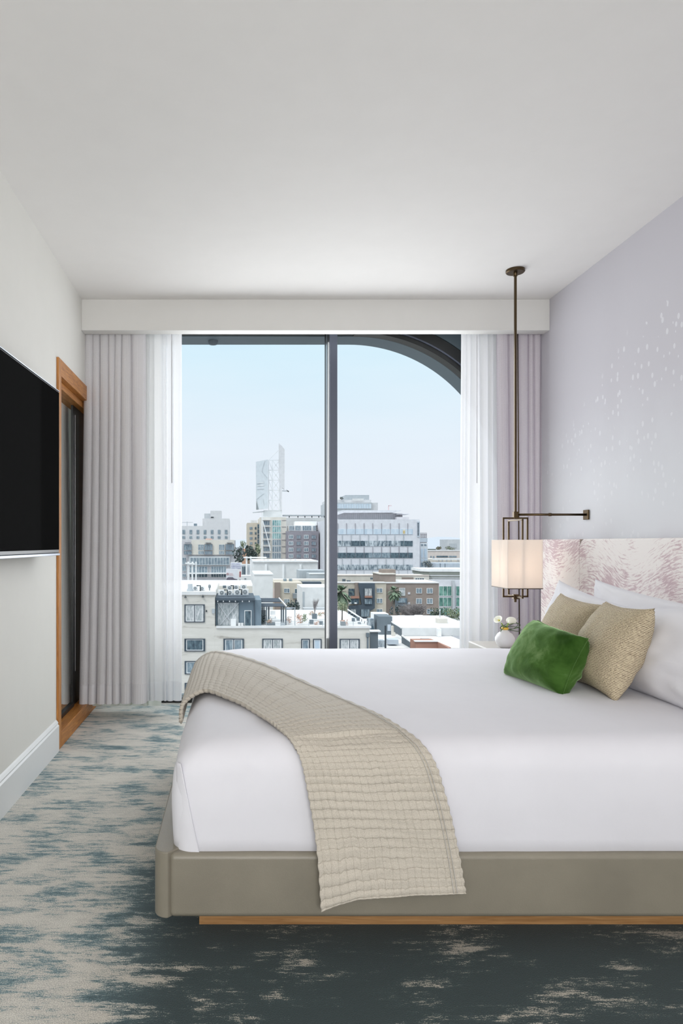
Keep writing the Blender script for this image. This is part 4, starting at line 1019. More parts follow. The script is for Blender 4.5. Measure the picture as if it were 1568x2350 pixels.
# umbrella: folded shade cloth strung to a pole
um = thing('shade_pole', 'slim grey pole with a slung shade cloth on the terrace', 'shade sail', (P(677, 0, 56.8).x, 56.8, zt+.02))
a = P(677, 1394, 56.8); MB().tube([(a.x, 56.8, zt+.03), (a.x, 56.8, a.z)], .035, 8).build('pole', 'o_grey', um)
quadslab(um, 'shade_cloth', [(656, 1394), (677, 1394.5), (664, 1399), (658, 1397)], (58, 56.85, 57.5, 57.5), 'o_blueg', .02)
quadslab(um, 'base_cloth', [(665, 1414), (678, 1414), (690, 1437.5), (663, 1437.5)], (60, 60, 56.6, 56.6), 'o_white', .03)
# terrace railing along the parapet
rl = thing('terrace_railing', 'thin grey railing along the front parapet of the terrace', 'railing', (P(720, 0, 56.1).x, 56.15, zt+.04))
for px in (612, 645, 677, 709, 741, 773, 811):
    q = P(px, 1427, 56.15); MB().box(q.x-.02, q.x+.02, 56.13, 56.17, zt+.045, q.z).build('post', 'o_grey', rl)
for y in (1427, 1430.5, 1434): MB().tube([P(607, y, 56.15), P(842, y, 56.15)], .010, 5).build('rail', 'o_grey', rl)
# right of the mullion
blob('potted_tree', 'light green potted tree on the terrace just right of the window mullion', 785, 1391, 57.6, .62, .50, 'o_leafpale', 'o_leaf', 420, .06, 'tree', True, tz=zt+.1)
blob('flower_clump', 'orange foliage spilling around the grey pot by the mullion', 790, 1429, 56.9, .48, .28, 'o_coral', 'o_orange', 200, .05, 'flowers', False, tz=zt)
tbox('plant_pot', 'grey pot under the light green terrace tree', 783, 793.5, 1427, 1438.5, 56.35, .5, 'o_fan', 'plant pot')
tr = thing('stair_rail', 'white sloping rail along the right side of the terrace', 'railing', (P(830, 0, 60).x, 60, zt))
a, b = P(798, 1398.5, 66), P(842, 1427, 57.2); MB().bar(a, b, .09).build('top_rail', 'o_white', tr)
for k in range(7):
    p = a.lerp(b, (k+.3)/7); MB().bar(p, (p.x, p.y, zt+.03), .05).build('post', 'o_slate', tr)
for i, (px, py, Zz, lab) in enumerate(((812, 1424, 59.5, 'dark chair on the white terrace, left of the sloping rail'), (823, 1422, 60, 'dark chair in the middle of the white terrace'), (826, 1434, 57.6, 'dark chair at the terrace edge by the downpipe'))):
    tbox('terrace_chair', lab, px-3, px+3, py-5, py+3, Zz, .4, 'o_slate', 'chair', 'dark terrace chairs')
pbox(br, 'side_pipe', 583, 585, 1372, 1436, 56.5, .05, 'o_navy')

# ---- middle distance, left
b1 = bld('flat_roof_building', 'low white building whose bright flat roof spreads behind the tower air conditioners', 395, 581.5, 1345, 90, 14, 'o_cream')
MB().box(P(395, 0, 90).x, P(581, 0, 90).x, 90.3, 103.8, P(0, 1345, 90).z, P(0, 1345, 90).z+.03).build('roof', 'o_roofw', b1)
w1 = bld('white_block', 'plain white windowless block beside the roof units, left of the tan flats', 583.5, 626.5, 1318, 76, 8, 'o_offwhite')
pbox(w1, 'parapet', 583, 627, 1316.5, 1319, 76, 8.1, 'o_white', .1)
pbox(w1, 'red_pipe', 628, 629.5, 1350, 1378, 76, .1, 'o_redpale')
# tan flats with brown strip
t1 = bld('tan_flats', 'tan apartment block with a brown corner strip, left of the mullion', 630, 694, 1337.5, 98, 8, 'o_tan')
pbox(t1, 'corner_strip', 630, 643.5, 1336.5, 1412, 98, .05, 'o_brown', .25)
pbox(t1, 'roof_strip', 694.5, 738, 1336, 1347, 99, 2, 'o_navy', 0)
for x0, y0, x1, y1 in ((652.5, 1351, 664, 1360), (652.5, 1375, 664, 1383.5)): win(t1, x0, y0, x1, y1, 98, 'g_mid', 'o_white', .6, 3)
for x0, y0, x1, y1 in ((677, 1351.5, 692, 1366), (677.5, 1376, 692, 1390)): win(t1, x0, y0, x1, y1, 98, 'g_dark', 'o_white', .4, 2, name='balcony_door')
pbox(t1, 'balcony', 671.5, 692, 1361, 1372, 98, .01, 'o_fan', 1.2)
blob('shrub', 'dark green shrubs in front of the tan apartment block', 672, 1392, 84, 1.15, .75, 'o_leafdark', 'o_fan', 420, .13, 'shrub', True)
wc = bld('white_block', 'white cube building with a slot shadow painted in grey, behind the bare terrace tree', 693, 760, 1348, 86, 7, 'o_offwhite')
pbox(wc, 'slot_shade_strip', 695, 698.5, 1358, 1397, 86, .02, 'o_grey', .08)  # grey strip on the wall face, a slot's shade put into colour
pbox(wc, 'base_wall', 697, 760, 1396, 1403, 84, 1.5, 'o_grey2')
# long white building with pilasters
lw = bld('long_white_building', 'long white windowless hall with pilasters and domed roof vents', 580.5, 729.5, 1289, 125, 12, 'o_offwhite')
for px in (610.5, 650, 689.5): pbox(lw, 'pilaster', px-2.3, px+2.3, 1295, 1330, 125, .02, 'o_white', .35)
pbox(lw, 'parapet', 580, 730, 1286.5, 1290, 125, 12.2, 'o_white', .3)
for px in (615, 678):
    q = P(px, 1287, 127); MB().lathe([(0, .28), (.18, .20), (.30, 0)], (q.x, 127, q.z), 16).lathe([(.2, 0), (.2, -.3)], (q.x, 127, q.z), 12).build('roof_vent', 'o_grey', lw, smooth=True)
rnd = random.Random(3)
for k in range(16):
    px = 588+k*8.6; pbox(lw, 'roof_unit', px, px+rnd.uniform(3, 7), 1284+rnd.uniform(0, 1.5), 1287, 129, 1, rnd.choice(['o_offwhite', 'o_grey', 'o_roof']))
g1 = bld('grey_roof_block', 'pale blue-grey roof block in front of the long white hall', 687, 745, 1309, 114, 5, 'o_grey')
g2 = bld('grey_roof_block', 'pale blue-grey roof block with a white coping beside the mullion', 710.5, 760, 1317, 108, 5, 'o_grey')
pbox(g2, 'coping', 709.5, 760, 1315.5, 1317.5, 108, .2, 'o_white', .1)
pk = bld('roof_terrace_block', 'cream roof deck with two grey chillers above the tan flats', 628, 760, 1330, 104, 3, 'o_cream')
for px in (651, 664): tbox('roof_chiller', 'grey roof chiller above the tan flats, %s of two' % ('left' if px < 660 else 'right'), px, px+7, 1328.5, 1335.5, 102, .8, 'g_mid', 'air conditioner')
# ---- far left: white hotel, flats
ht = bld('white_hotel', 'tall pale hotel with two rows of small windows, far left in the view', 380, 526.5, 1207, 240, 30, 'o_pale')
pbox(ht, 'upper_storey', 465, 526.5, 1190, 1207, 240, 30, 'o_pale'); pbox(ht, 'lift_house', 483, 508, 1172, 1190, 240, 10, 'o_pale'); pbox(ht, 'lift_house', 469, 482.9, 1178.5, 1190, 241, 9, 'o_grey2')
pbox(ht, 'dark_vent', 484, 490.5, 1186, 1188.5, 240, .1, 'o_dark', .15)
for i in range(7):
    px = 419+i*16.2
    win(ht, px, 1216.2, px+6, 1225.5, 240, 'g_mid'); win(ht, px, 1230.5, px+6, 1236, 240, 'g_mid')
tbox('water_tank', 'small blue tank on the roof of the pale hotel', 445, 452, 1201.5, 1207, 242, 1, 'o_blue', 'tank')
an = thing('roof_antenna', 'thin grey boom antenna on the roof of the pale hotel', 'antenna', (P(430, 0, 241).x, 241, P(0, 1207, 241).z))
MB().bar(P(418, 1199, 241), P(443, 1199, 241), .15).build('boom', 'o_grey', an); MB().bar(P(429.5, 1197, 241), P(429.5, 1207, 241), .2).build('mast', 'o_grey', an)
# beige and lavender flats below
fl = bld('balcony_flats', 'cream and lavender apartment block with recessed balconies at the far left', 385, 541, 1240, 170, 14, 'o_lav')
pbox(fl, 'cream_front', 440, 538, 1239, 1273, 170, .02, 'o_cream', .5)
pbox(fl, 'roof_sign', 472, 487, 1236, 1240, 171, .3, 'o_coral')
for x0, x1 in ((422.5, 440), (470, 487.5), (518, 537)):
    for y0, y1 in ((1249, 1262.5), (1265, 1272.5)): win(fl, x0, y0, x1, y1, 169.3, 'g_mid', 'o_purple', .5, 3, name='balcony_window')
for x0, x1 in ((455.5, 468), (503, 515)):
    for y0, y1 in ((1250, 1262.5), (1265, 1272)): win(fl, x0, y0, x1, y1, 169.4, 'g_mid', 'o_white', .5, 3)
for y in (1245.5,):
    for x0, x1 in ((425, 438), (472, 485), (521, 534)): pbox(fl, 'awning', x0, x1, y, y+1.3, 169.3, .1, 'o_navy', .6)
pbox(fl, 'band', 434, 528, 1276.5, 1297.5, 170, .02, 'o_grey2', .55)
win(fl, 437, 1280, 526, 1296, 169.4, 'g_mid', 'o_white', .6, 13)
for x0, x1 in ((436, 476), (485, 519)):
    win(fl, x0, 1300, x1, 1314, 169.8, 'g_mid', 'o_white', .6, 6); win(fl, x0, 1317, x1, 1324.5, 169.8, 'g_dark', 'o_white', .6, 6)
for y0, y1 in ((1280, 1295), (1298, 1310), (1317, 1324)): win(fl, 419, y0, 427, y1, 169.8, 'g_mid', 'o_white', .5, 2)
pbox(fl, 'slab', 434, 520, 1314, 1317, 169.6, .1, 'o_white', .8)
wp = thing('utility_poles', 'white post frame standing in front of the lavender flats', 'post frame', (P(450, 0, 150).x, 150, GZ))
for px in (432, 441.5, 450): MB().bar((P(px, 0, 150).x, 150, GZ), P(px, 1289, 150), .35).build('post', 'o_white', wp)
MB().bar(P(425, 1292.5, 149.6), P(447, 1294, 149.6), .3).build('crossbar', 'o_white', wp)
# billboards
bb = thing('billboard', 'white billboard with blue lettering, upper of the two by the flats', 'billboard', (P(537, 0, 142).x, 142, GZ))
pbox(bb, 'board', 529.5, 555, 1291, 1330, 142, .5, 'o_white')
bb2 = thing('billboard', 'white billboard with a dark car picture and faint red emblem, below the blue lettering', 'billboard', (P(533, 0, 140).x, 140, GZ))
pbox(bb2, 'board', 519.5, 546, 1305.5, 1331.5, 140, .5, 'o_office'); pbox(bb2, 'red_strip', 549.5, 553.5, 1311.5, 1324.5, 141.4, .2, 'o_red')
for r_, px in ((bb, 550), (bb2, 533)):
    zz = P(0, 1331.5, 142).z; x_ = P(px, 0, 142).x
    MB().box(x_-.3, x_+.3, r_.location.y+.05, r_.location.y+.4, GZ, zz).build('post', 'o_grey', r_)
def text(body, px, py, Z, hpx, mat, parent, name='lettering', wscale=1.0, rot=0):
    cu = bpy.data.curves.new(name, 'FONT'); cu.body = body; cu.size = hpx*Z/F*1.38; cu.extrude = .02; cu.space_character = 1.0
    cu.materials.append(M[mat]); o0 = bpy.data.objects.new(name, cu); C.objects.link(o0); bpy.context.view_layer.update(); me = bpy.data.meshes.new_from_object(o0.evaluated_get(bpy.context.evaluated_depsgraph_get())); bpy.data.objects.remove(o0); o = bpy.data.objects.new(name, me); C.objects.link(o); o.location = P(px, py, Z)
    o.rotation_euler = (math.pi/2, rot, 0); o.scale = (wscale, 1, 1); 
    o.parent = parent; o.matrix_parent_inverse = Matrix.Translation(parent.location).inverted(); return o
text('STOP ASIAN', 530.5, 1295.5, 141.9, 2.9, 'o_txt', bb, wscale=.95); text('SCIENTOLOGY', 530.5, 1300.6, 141.9, 3.1, 'o_txt', bb, wscale=.86)
text("WE'RE TAKING", 530.5, 1304.9, 141.9, 2.4, 'o_txt', bb, wscale=1.0)
q = P(522.7, 1317.5, 139.95)
ring = [(math.cos(2*math.pi*i/24), math.sin(2*math.pi*i/24)) for i in range(24)]
mb = MB(); R1, R2 = .22, .14
for i in range(24):
    (x0, z0), (x1, z1) = ring[i], ring[(i+1) % 24]; mb.prism([(q.x+R1*x0, q.z+R1*z0), (q.x+R1*x1, q.z+R1*z1), (q.x+R2*x1, q.z+R2*z1), (q.x+R2*x0, q.z+R2*z0)], 139.9, 139.99, 'y')
mb.build('red_emblem', 'o_red', bb2)
for k, y in enumerate((1315.5, 1317.8, 1320.2)): pbox(bb2, 'faint_line', 527, 534+k*1.2, y, y+1, 139.95, .04, 'o_redpale')
cp = [(519.9, 1331), (519.9, 1328.5), (521.5, 1326.5), (524, 1324.8), (534, 1324.6), (536.5, 1327), (540, 1328.5), (544.5, 1329), (544.5, 1331)]
MB().prism([(P(x, y, 139.93).x, P(x, y, 139.93).z) for x, y in cp], 139.9, 139.99, 'y').build('car_picture', 'o_car', bb2)
# ---- trees between
blob('tree', 'dark green conifer-like tree between the flats and the orange house', 550, 1277, 160, 1.6, 2.6, 'o_leafdark', 'o_fan', 420, .28)
blob('tree', 'big dark green tree at the foot of the tan tower block', 578, 1270, 175, 2.1, 2.2, 'o_leafdark', 'o_leafdark', 520, .32)
blob('tree', 'tall pale green poplar seen against the hazy hills', 558.5, 1250, 260, 1.2, 1.9, 'o_leafpale', 'o_leafpale', 240, .25)
blob('tree', 'bright green tree between the dark tree and the tall beige block', 592, 1262, 185, 1.0, 2.0, 'o_leaf', 'o_leafpale', 240, .25)
oh = bld('orange_house', 'small orange-walled house seen between the dark trees', 556, 566, 1259, 200, 6, 'o_orange')
ys = thing('roof_post_frame', 'white post frame on the roof edge left of the long white hall', 'post frame', (P(575, 0, 130).x, 130, GZ))
for px in (566, 575.5): MB().bar((P(px, 0, 130).x, 130, GZ), P(px, 1277, 130), .3).build('post', 'o_white', ys)
MB().bar(P(559, 1279.5, 129.7), P(612, 1279.5, 129.7), .25).build('crossbar', 'o_white', ys)
gb = bld('small_glass_shop', 'small grey building with tall dark windows right of the billboards', 555, 580, 1296, 150, 5, 'o_grey2')
for x0, x1 in ((556, 558.2), (559.5, 563), (565.5, 568)): win(gb, x0, 1300, x1, 1318, 150, 'g_dark')
q = P(576, 1306, 149.8); MB().prism([(q.x+.42*x, q.z+.62*z) for x, z in ring], 149.7, 149.95, 'y').build('blue_disc', 'o_blueg', gb)
hh = bld('small_hut', 'small pale hut with a four-pane window under the round blue disc', 553.5, 576, 1321, 122, 3, 'o_roof'); win(hh, 561, 1326.5, 565, 1330.5, 122, 'g_dark', 'o_white', .4, 2, 2)

# ---- tall beige / teal / brick block
kb = bld('teal_glass_flats', 'tall beige apartment block with a teal glass column and white braces', 597, 657, 1187, 200, 22, 'o_cream')
for i in range(6):
    y0 = 1194+i*15.0
    win(kb, 625.5, y0, 644.5, y0+12.5, 200, 'g_teal' if i < 3 else 'g_mid', 'o_white', .7, 4)
    win(kb, 605, y0+1.5, 618.5, y0+11, 200, 'g_mid', 'o_lav', .5, 3)
    pbox(kb, 'floor_line', 647, 657, y0-.3, y0+.6, 200, .02, 'o_purple', .15)
    pbox(kb, 'floor_line', 603, 621, y0-1.4, y0-.2, 200, .02, 'o_white', .9)
MB().bar(P(601.5, 1176, 199), (P(601.5, 0, 199).x, 199, P(0, 1286, 199).z), .28).build('brace_post', 'o_white', kb)
MB().bar(P(603.5, 1196, 199), P(621.5, 1264, 199), .25).build('diagonal_brace', 'o_white', kb)
for y in (1187, 1190, 1193): MB().bar(P(602, y, 199), P(621, y, 199), .16).build('roof_rail', 'o_white', kb)
tb = bld('tan_wing', 'tan wing with small dark windows left of the teal glass block', 567.5, 595, 1200, 206, 16, 'o_tan')
pbox(tb, 'roof_room', 576, 590, 1194, 1200, 208, 5, 'o_pale')
for i in range(5):
    y = 1209.5+i*11.6
    win(tb, 573, y, 579.5, y+5.5, 206, 'g_mid'); win(tb, 585, y, 588.5, y+5.5, 206, 'g_dark'); win(tb, 591, y-6, 595.5, y+3.5, 206, 'g_dark', 'o_grey', .4, name='balcony')
pb = bld('purple_brick_flats', 'purple-grey brick apartment block with white-framed windows and glazed top floor', 658, 732, 1219, 196, 14, 'o_purple')
pt_ = bld('penthouse_block', 'pale stepped upper floors behind the purple-grey brick flats', 656.5, 752, 1188, 223, 12, 'o_roof')
pbox(pb, 'white_canopy', 677, 728, 1196.5, 1206, 202, 4, 'o_white'); pbox(pb, 'top_floor', 663, 725, 1206, 1219, 199, 6, 'o_white')
for x0, x1, c in ((664, 675, 3), (678, 690, 3), (694.5, 714, 4), (719, 725, 2)): win(pb, x0, 1207, x1, 1217.5, 198.9, 'g_mid', 'o_white', .5, c)
for i in range(4):
    y = 1228.5+i*14.6
    for x0, x1, fr in ((663.5, 672.5, 'o_white'), (681, 690, 'o_purple'), (698.5, 707.5, 'o_white'), (715.5, 724.5, 'o_purple')):
        win(pb, x0, y, x1, y+7.6, 196, 'g_mid', fr, .7, 2)
cn = thing('roof_canopy', 'long dark solar canopy on posts along the pale upper floors', 'canopy', (P(700, 0, 213).x, 213, P(0, 1188, 213).z))
MB().box(P(650, 0, 213).x, P(752, 0, 213).x, 213, 216, P(0, 1184, 213).z, P(0, 1181.5, 213).z).build('roof', 'o_grey', cn)
for px in (664, 684, 700, 716, 732, 745): MB().bar(P(px, 1184, 213.4), P(px, 1188, 213.4), .25).build('post', 'o_dark', cn)
# ---- lattice tower with the tall grey advert
lt = thing('lattice_sign_tower', 'tall white lattice tower carrying a pale grey advert panel above the flats', 'sign tower', (P(626, 0, 212).x, 212, P(0, 1187, 212).z))
ZT = 212; sT = ZT/F
MB().box(P(605, 0, ZT).x, P(647, 0, ZT).x, ZT, ZT+5, P(0, 1188, ZT).z, P(0, 1171, ZT).z).build('base_box', 'o_steel', lt)
ap_ = [(587.5, 1060), (615, 1054.5), (615, 1167), (588, 1170)]
MB().prism([(P(x, y, ZT-1).x, P(x, y, ZT-1).z) for x, y in ap_], ZT-1.2, ZT-.5, 'y').build('advert_panel', 'o_panel', lt)
for a, b in (((601, 1081), (614.5, 1098)), ((601, 1081), (608, 1058)), ((589, 1146), (606, 1132)), ((589, 1146), (594, 1169)), ((604, 1145), (607, 1160)), ((590, 1112), (606, 1106)), ((590, 1123), (606, 1122))):
    MB().bar(P(a[0], a[1], ZT-1.25), P(b[0], b[1], ZT-1.25), .12, .05).build('advert_line', 'o_grey2', lt)
for k, y in enumerate((1107, 1113)):
    pbox(lt, 'advert_lettering', 590, 606, y, y+2.2, ZT-1.3, .05, 'o_steel')
MB().prism([(P(x, y, ZT-1.27).x, P(x, y, ZT-1.27).z) for x, y in ((588.3, 1150), (594, 1169.5), (588.3, 1169.9))], ZT-1.3, ZT-1.21, 'y').build('advert_corner', 'o_fan', lt)
lat = MB()
for px in (616.5, 625, 642):
    for dz in (0, 3.2): lat.bar(P(px, 1171, ZT+dz), P(px, 1056, ZT+dz), .22)
for k in range(6):
    y = 1056+k*23
    lat.bar(P(616, y, ZT), P(643, y, ZT), .2)
    if k < 5:
        lat.bar(P(625, y, ZT), P(642, y+23, ZT), .13); lat.bar(P(642, y, ZT), P(625, y+23, ZT), .13); lat.bar(P(616.5, y, ZT), P(625, y+23, ZT), .12)
lat.build('lattice', 'o_steel', lt)
bl_ = [(640, 1018), (647, 1024), (653, 1032), (653, 1124), (647, 1120), (647, 1171), (644, 1171), (640, 1060)]
MB().prism([(P(x, y, ZT).x, P(x, y, ZT).z) for x, y in bl_], ZT-.6, ZT+.6, 'y').build('tall_blade', 'o_pale', lt)
MB().bar(P(617, 1056, ZT), P(639, 1034, ZT), .12).build('stay', 'o_steel', lt)
MB().bar(P(648, 1126.5, ZT), P(663, 1127.5, ZT), .3).bar(P(657, 1124, ZT), P(663.5, 1129, ZT), .3).build('side_platform', 'o_grey2', lt)
MB().bar(P(580, 1176.5, ZT), P(607, 1174, ZT), .3).build('catwalk', 'o_grey2', lt)

# ---- white office block right of the mullion
of = bld('white_office_block', 'wide white office block with long ribbon windows right of the mullion', 752, 963.5, 1192, 180, 26, 'o_office')
for k, (y0, y1, g) in enumerate(((1214.2, 1226.2, 'g_pale'), (1241, 1253.5, 'g_mix'), (1268.6, 1280.5, 'g_dark'), (1296, 1307.5, 'g_mix'))):
    off = 0 if k % 2 == 0 else -9.7
    a, b = P(754, y0, 180), P(947, y1, 180)
    o = MB().box(a.x, b.x, 179.86, 180, b.z, a.z).build('ribbon_window', g, of)
    mm = MB()
    for i in range(10):
        px = 755.5+off+i*20.1
        if px < 753 or px > 947.5: continue
        q0, q1 = P(px, y0-13.5, 179.8), P(px, y1, 179.8); mm.box(q0.x-.03, q0.x+.03, 179.78, 180, q1.z, q0.z)
    mm.build('mullion', 'o_purple' if k % 2 == 0 else 'o_grey', of)
    if k in (1, 2): 
        for x0, x1, g2_ in ((806, 838, 'g_dark'), (920, 947, 'g_dark')) if k == 1 else ((754, 836, 'g_dark'), (846, 896, 'g_green'), (916, 947, 'g_dark')):
            a, b = P(x0, y0+.5, 179.84), P(x1, y1-.5, 179.84); MB().box(a.x, b.x, 179.83, 179.99, b.z, a.z).build('dark_panes', 'g_mid' if g2_ == 'g_green' else 'g_dark', o)
mm = MB()
for i in range(10):
    px = 755+i*20.1; q0, q1 = P(px, 1308.5, 179.9), P(px, 1330, 179.9); mm.box(q0.x-.025, q0.x+.025, 179.9, 180, q1.z, q0.z)
mm.build('panel_joint', 'o_grey', of)
pbox(of, 'yellow_poster', 924.5, 931, 1215, 1226, 179.8, .05, 'o_cream'); pbox(of, 'yellow_poster', 926, 929, 1218, 1224, 179.75, .04, 'o_yellow')
# vertical sign on the corner
sg = pbox(of, 'vertical_sign', 957.6, 963.4, 1197, 1232, 180, .02, 'o_blueg', .25)
for k in range(9): pbox(of, 'sign_letter', 958.6, 961.8, 1200+k*3.3, 1202.3+k*3.3, 179.72, .03, 'o_frame')
# penthouse with thin flying roof
pbox(of, 'roof_storey', 776, 924, 1178, 1192, 186, 14, 'o_lav'); pbox(of, 'roof_storey', 911, 939, 1186.5, 1192, 183, 3, 'o_lav')
mm = MB()
for k in range(30):
    px = 778+k*4.8; q0, q1 = P(px, 1179, 185.9), P(px, 1192, 185.9); mm.box(q0.x-.05, q0.x+.05, 185.85, 186, q1.z, q0.z)
mm.build('louvre', 'o_grey2', of)
fr_ = [(772, 1176), (787, 1171), (923, 1171), (908, 1176.5), (790, 1177), (770, 1183)]
MB().prism([(P(x, y, 184).x, P(x, y, 184).z) for x, y in fr_], 184, 202, 'y').build('flying_roof', 'o_office', of)
MB().box(P(911, 0, 184).x, P(940, 0, 184).x, 184, 190, P(0, 1180.2, 184).z, P(0, 1179, 184).z).build('flying_roof', 'o_office', of)
MB().bar(P(892, 1171, 186), P(892, 1160, 186), .2).bar(P(892, 1160.5, 186), P(899, 1160.5, 186), .2).build('roof_gantry', 'o_redpale', of)
bt = bld('stepped_tower', 'stepped grey glass tower rising behind the white office block', 752, 853, 1153, 250, 20, 'o_grey2')
pbox(bt, 'top_step', 752, 852, 1147, 1153, 252, 16, 'o_pale'); pbox(bt, 'top_box', 793, 847.5, 1136, 1150, 256, 10, 'o_grey'); pbox(bt, 'side_step', 853, 867.5, 1153.5, 1175, 253, 10, 'o_pale')
win(bt, 760, 1156, 852, 1167, 250, 'g_pale', 'o_grey2', .5, 16)
pbox(bt, 'roof_rail', 809, 835, 1144, 1149, 251, .2, 'o_roof')
blob('tree', 'small round tree growing on the stepped tower roof', 784, 1143, 251, .9, .7, 'o_stripe', 'o_grey', 160, .2, 'tree', False, tz=P(0, 1147, 251).z)
# slim glass stair tower and far buildings
st = bld('slim_glass_tower', 'slim white and glass stair tower at the office corner', 965, 982, 1246, 190, 8, 'o_steel')
for y0, y1, g in ((1249, 1252.5, 'g_mid'), (1259, 1280, 'g_pale'), (1282, 1288, 'g_pale'), (1291, 1300, 'g_mid'), (1304, 1307, 'g_dark'), (1313, 1319, 'g_mid')):
    win(st, 966.5, y0, 971, y1, 190, g); win(st, 974, y0, 979, y1, 190, g)
fh = bld('distant_hotel', 'distant pink-grey block with a blue glass band beyond the stair tower', 964, 980, 1222, 300, 15, 'o_lav')
win(fh, 962, 1235, 981, 1244, 299.5, 'o_blueg')
for px in (966, 970, 974, 978): win(fh, px, 1225, px+1.5, 1228.5, 300, 'o_purple'); win(fh, px, 1231, px+1.5, 1233, 300, 'o_purple')
fb = bld('pink_low_block', 'long low pinkish block with a dark roof line under the hills', 970, 1075, 1264, 250, 10, 'o_pink')
pbox(fb, 'green_roof', 971, 1001, 1260, 1262, 252, 4, 'o_leafdark'); pbox(fb, 'parapet', 971, 1075, 1262, 1264.5, 250, .3, 'o_offwhite', .2)
win(fb, 1002, 1275.5, 1028, 1279, 250, 'g_dark'); win(fb, 1030, 1275.5, 1048, 1279, 250, 'g_mid')
for x0 in (975, 988, 994): win(fb, x0, 1276, x0+3, 1281, 250, 'g_mid')
gh = bld('grey_box_house', 'pale grey-green box building on the skyline at the far right', 1027.5, 1062, 1238, 262, 10, 'o_grey2')
win(gh, 1032, 1247.5, 1048, 1257, 262, 'o_grey')
for px, lab in ((1008, 'reddish roof-garden bush beside the grey skyline box, left'), (1033, 'ochre roof-garden bush in front of the grey skyline box')): blob('shrub', lab, px, 1258.5, 255, 1.3 if px < 1020 else 2.0, .7, 'o_stripe' if px > 1020 else 'o_brown', 'o_leaf', 180, .25, 'shrub', False, tz=P(0, 1262, 255).z)
ws = bld('white_slab_building', 'building with bright white floor slabs under the pinkish block', 992, 1075, 1283, 215, 12, 'o_cream')
pbox(ws, 'slab', 992, 1075, 1281, 1284.5, 214, .2, 'o_white', .8)
for px in (1006, 1014, 1024, 1034, 1050): pbox(ws, 'pillar', px, px+2, 1284.5, 1292, 214.6, .2, 'o_offwhite', .3)
gg = bld('blue_grey_shed', 'pale blue-grey boxy shed above the curved striped building', 1000, 1075, 1292.5, 178, 8, 'o_blueg')
for px in (1010, 1021): pbox(gg, 'joint', px, px+1, 1293, 1308, 178, .02, 'o_slate', .1)
blob('tree', 'grey leafless thicket between the stair tower and the blue-grey shed', 983, 1297, 170, 1.4, 1.3, 'o_stripe', 'o_slate', 420, .16)
# curved striped building with green glass
cs = bld('striped_curved_building', 'white building with grey horizontal stripes and green glass at the far right', 990, 1085, 1330, 140, 10, 'o_office')
for k, (y0, y1, m_) in enumerate(((1306, 1312, 'o_white'), (1312, 1319, 'o_stripe'), (1319, 1322, 'o_offwhite'), (1322, 1325, 'o_stripe'), (1325, 1327.5, 'o_offwhite'), (1327.5, 1330, 'o_stripe'))):
    a, b = P(970+k*2.2, y0, 141+k*.1), P(1085, y1, 141+k*.1)
    pts = [(a.x, 150), (a.x, 142.5+k*.1), (a.x+1.2, 141+k*.1), (b.x, 140.2+k*.1), (b.x, 150)]
    MB().prism(pts, b.z, a.z-.002, 'z').build('band', m_, cs)
for y0, y1 in ((1345.5, 1367), (1371.5, 1391), (1395.5, 1412)):
    win(cs, 1008, y0, 1036, y1, 139.95, 'g_green', 'o_white', .7, 3); win(cs, 1047, y0, 1062, y1, 139.95, 'g_green', 'o_white', .7, 2)
pbox(cs, 'pillar', 1037.5, 1042, 1332, 1420, 139.8, .1, 'o_grey2', .5)
# ---- brown and tan flats
qb = bld('brown_flats', 'brown stucco apartment block with small white windows, right of the palms', 887, 1007.5, 1338, 118, 9, 'o_brown')
for x0, x1 in ((955.5, 967.5), (980, 992.5)):
    for y0, y1 in ((1350.5, 1361), (1374, 1385), (1398, 1408)): win(qb, x0, y0, x1, y1, 118, 'g_mid', 'o_white', .7, 2)
win(qb, 917, 1350, 929, 1366.5, 118, 'g_curtain', 'o_white', .6, 2, name='balcony_door')
pbox(qb, 'balcony', 903, 933, 1372, 1390, 118, .02, 'o_slate', .6); win(qb, 913, 1373, 932, 1383, 117.3, 'g_mid')
for y in (1359, 1382): pbox(qb, 'wall_vent', 936, 941.5, y, y+5, 118, .02, 'o_lav', .1)
pbox(qb, 'coping', 886, 1008, 1336.3, 1338.6, 118, 9, 'o_offwhite', .15)
pbox(qb, 'stair_tower', 872, 908.5, 1318, 1345, 119, 6, 'o_brown', 0); pbox(qb, 'lift_house', 877.5, 908.5, 1307, 1317, 121, 3, 'o_brown'); pbox(qb, 'coping', 871, 909, 1316.3, 1318.4, 118.8, 6.3, 'o_cream')
tq = bld('tan_and_blue_flats', 'tan apartment block with a slate-blue angular front and balconies behind the palm', 752, 886.5, 1337.5, 116, 1.9, 'o_tan')
bp_ = [(821, 1338), (859, 1338), (859, 1395), (846, 1403), (840, 1425), (800, 1425), (800, 1390), (829, 1387)]
MB().prism([(P(x, y, 116).x, P(x, y, 116).z) for x, y in bp_], 115.4, 115.99, 'y').build('blue_front', 'o_navy', tq)
pbox(tq, 'brown_panel', 814.5, 824, 1337, 1390, 116, .02, 'o_brown', .3)
win(tq, 837, 1350, 853.5, 1367, 115.3, 'g_curtain', 'o_navy', .6, 2, name='balcony_door'); win(tq, 837, 1374, 853.5, 1386, 115.3, 'g_mid', 'o_navy', .6, 2, name='balcony_door')
pbox(tq, 'balcony_ledge', 837, 854, 1367.5, 1371.5, 115.2, .1, 'o_brick', .3)
win(tq, 800, 1351, 813.5, 1367, 116, 'g_dark'); pbox(tq, 'balcony_ledge', 806, 824, 1368, 1373, 115.6, .1, 'o_brick', .3); win(tq, 800, 1374, 824, 1386, 115.6, 'g_dark')
for px in (801.5, 814): pbox(tq, 'balcony_chair', px, px+5, 1382.5, 1386, 115, .2, 'o_white', 0)
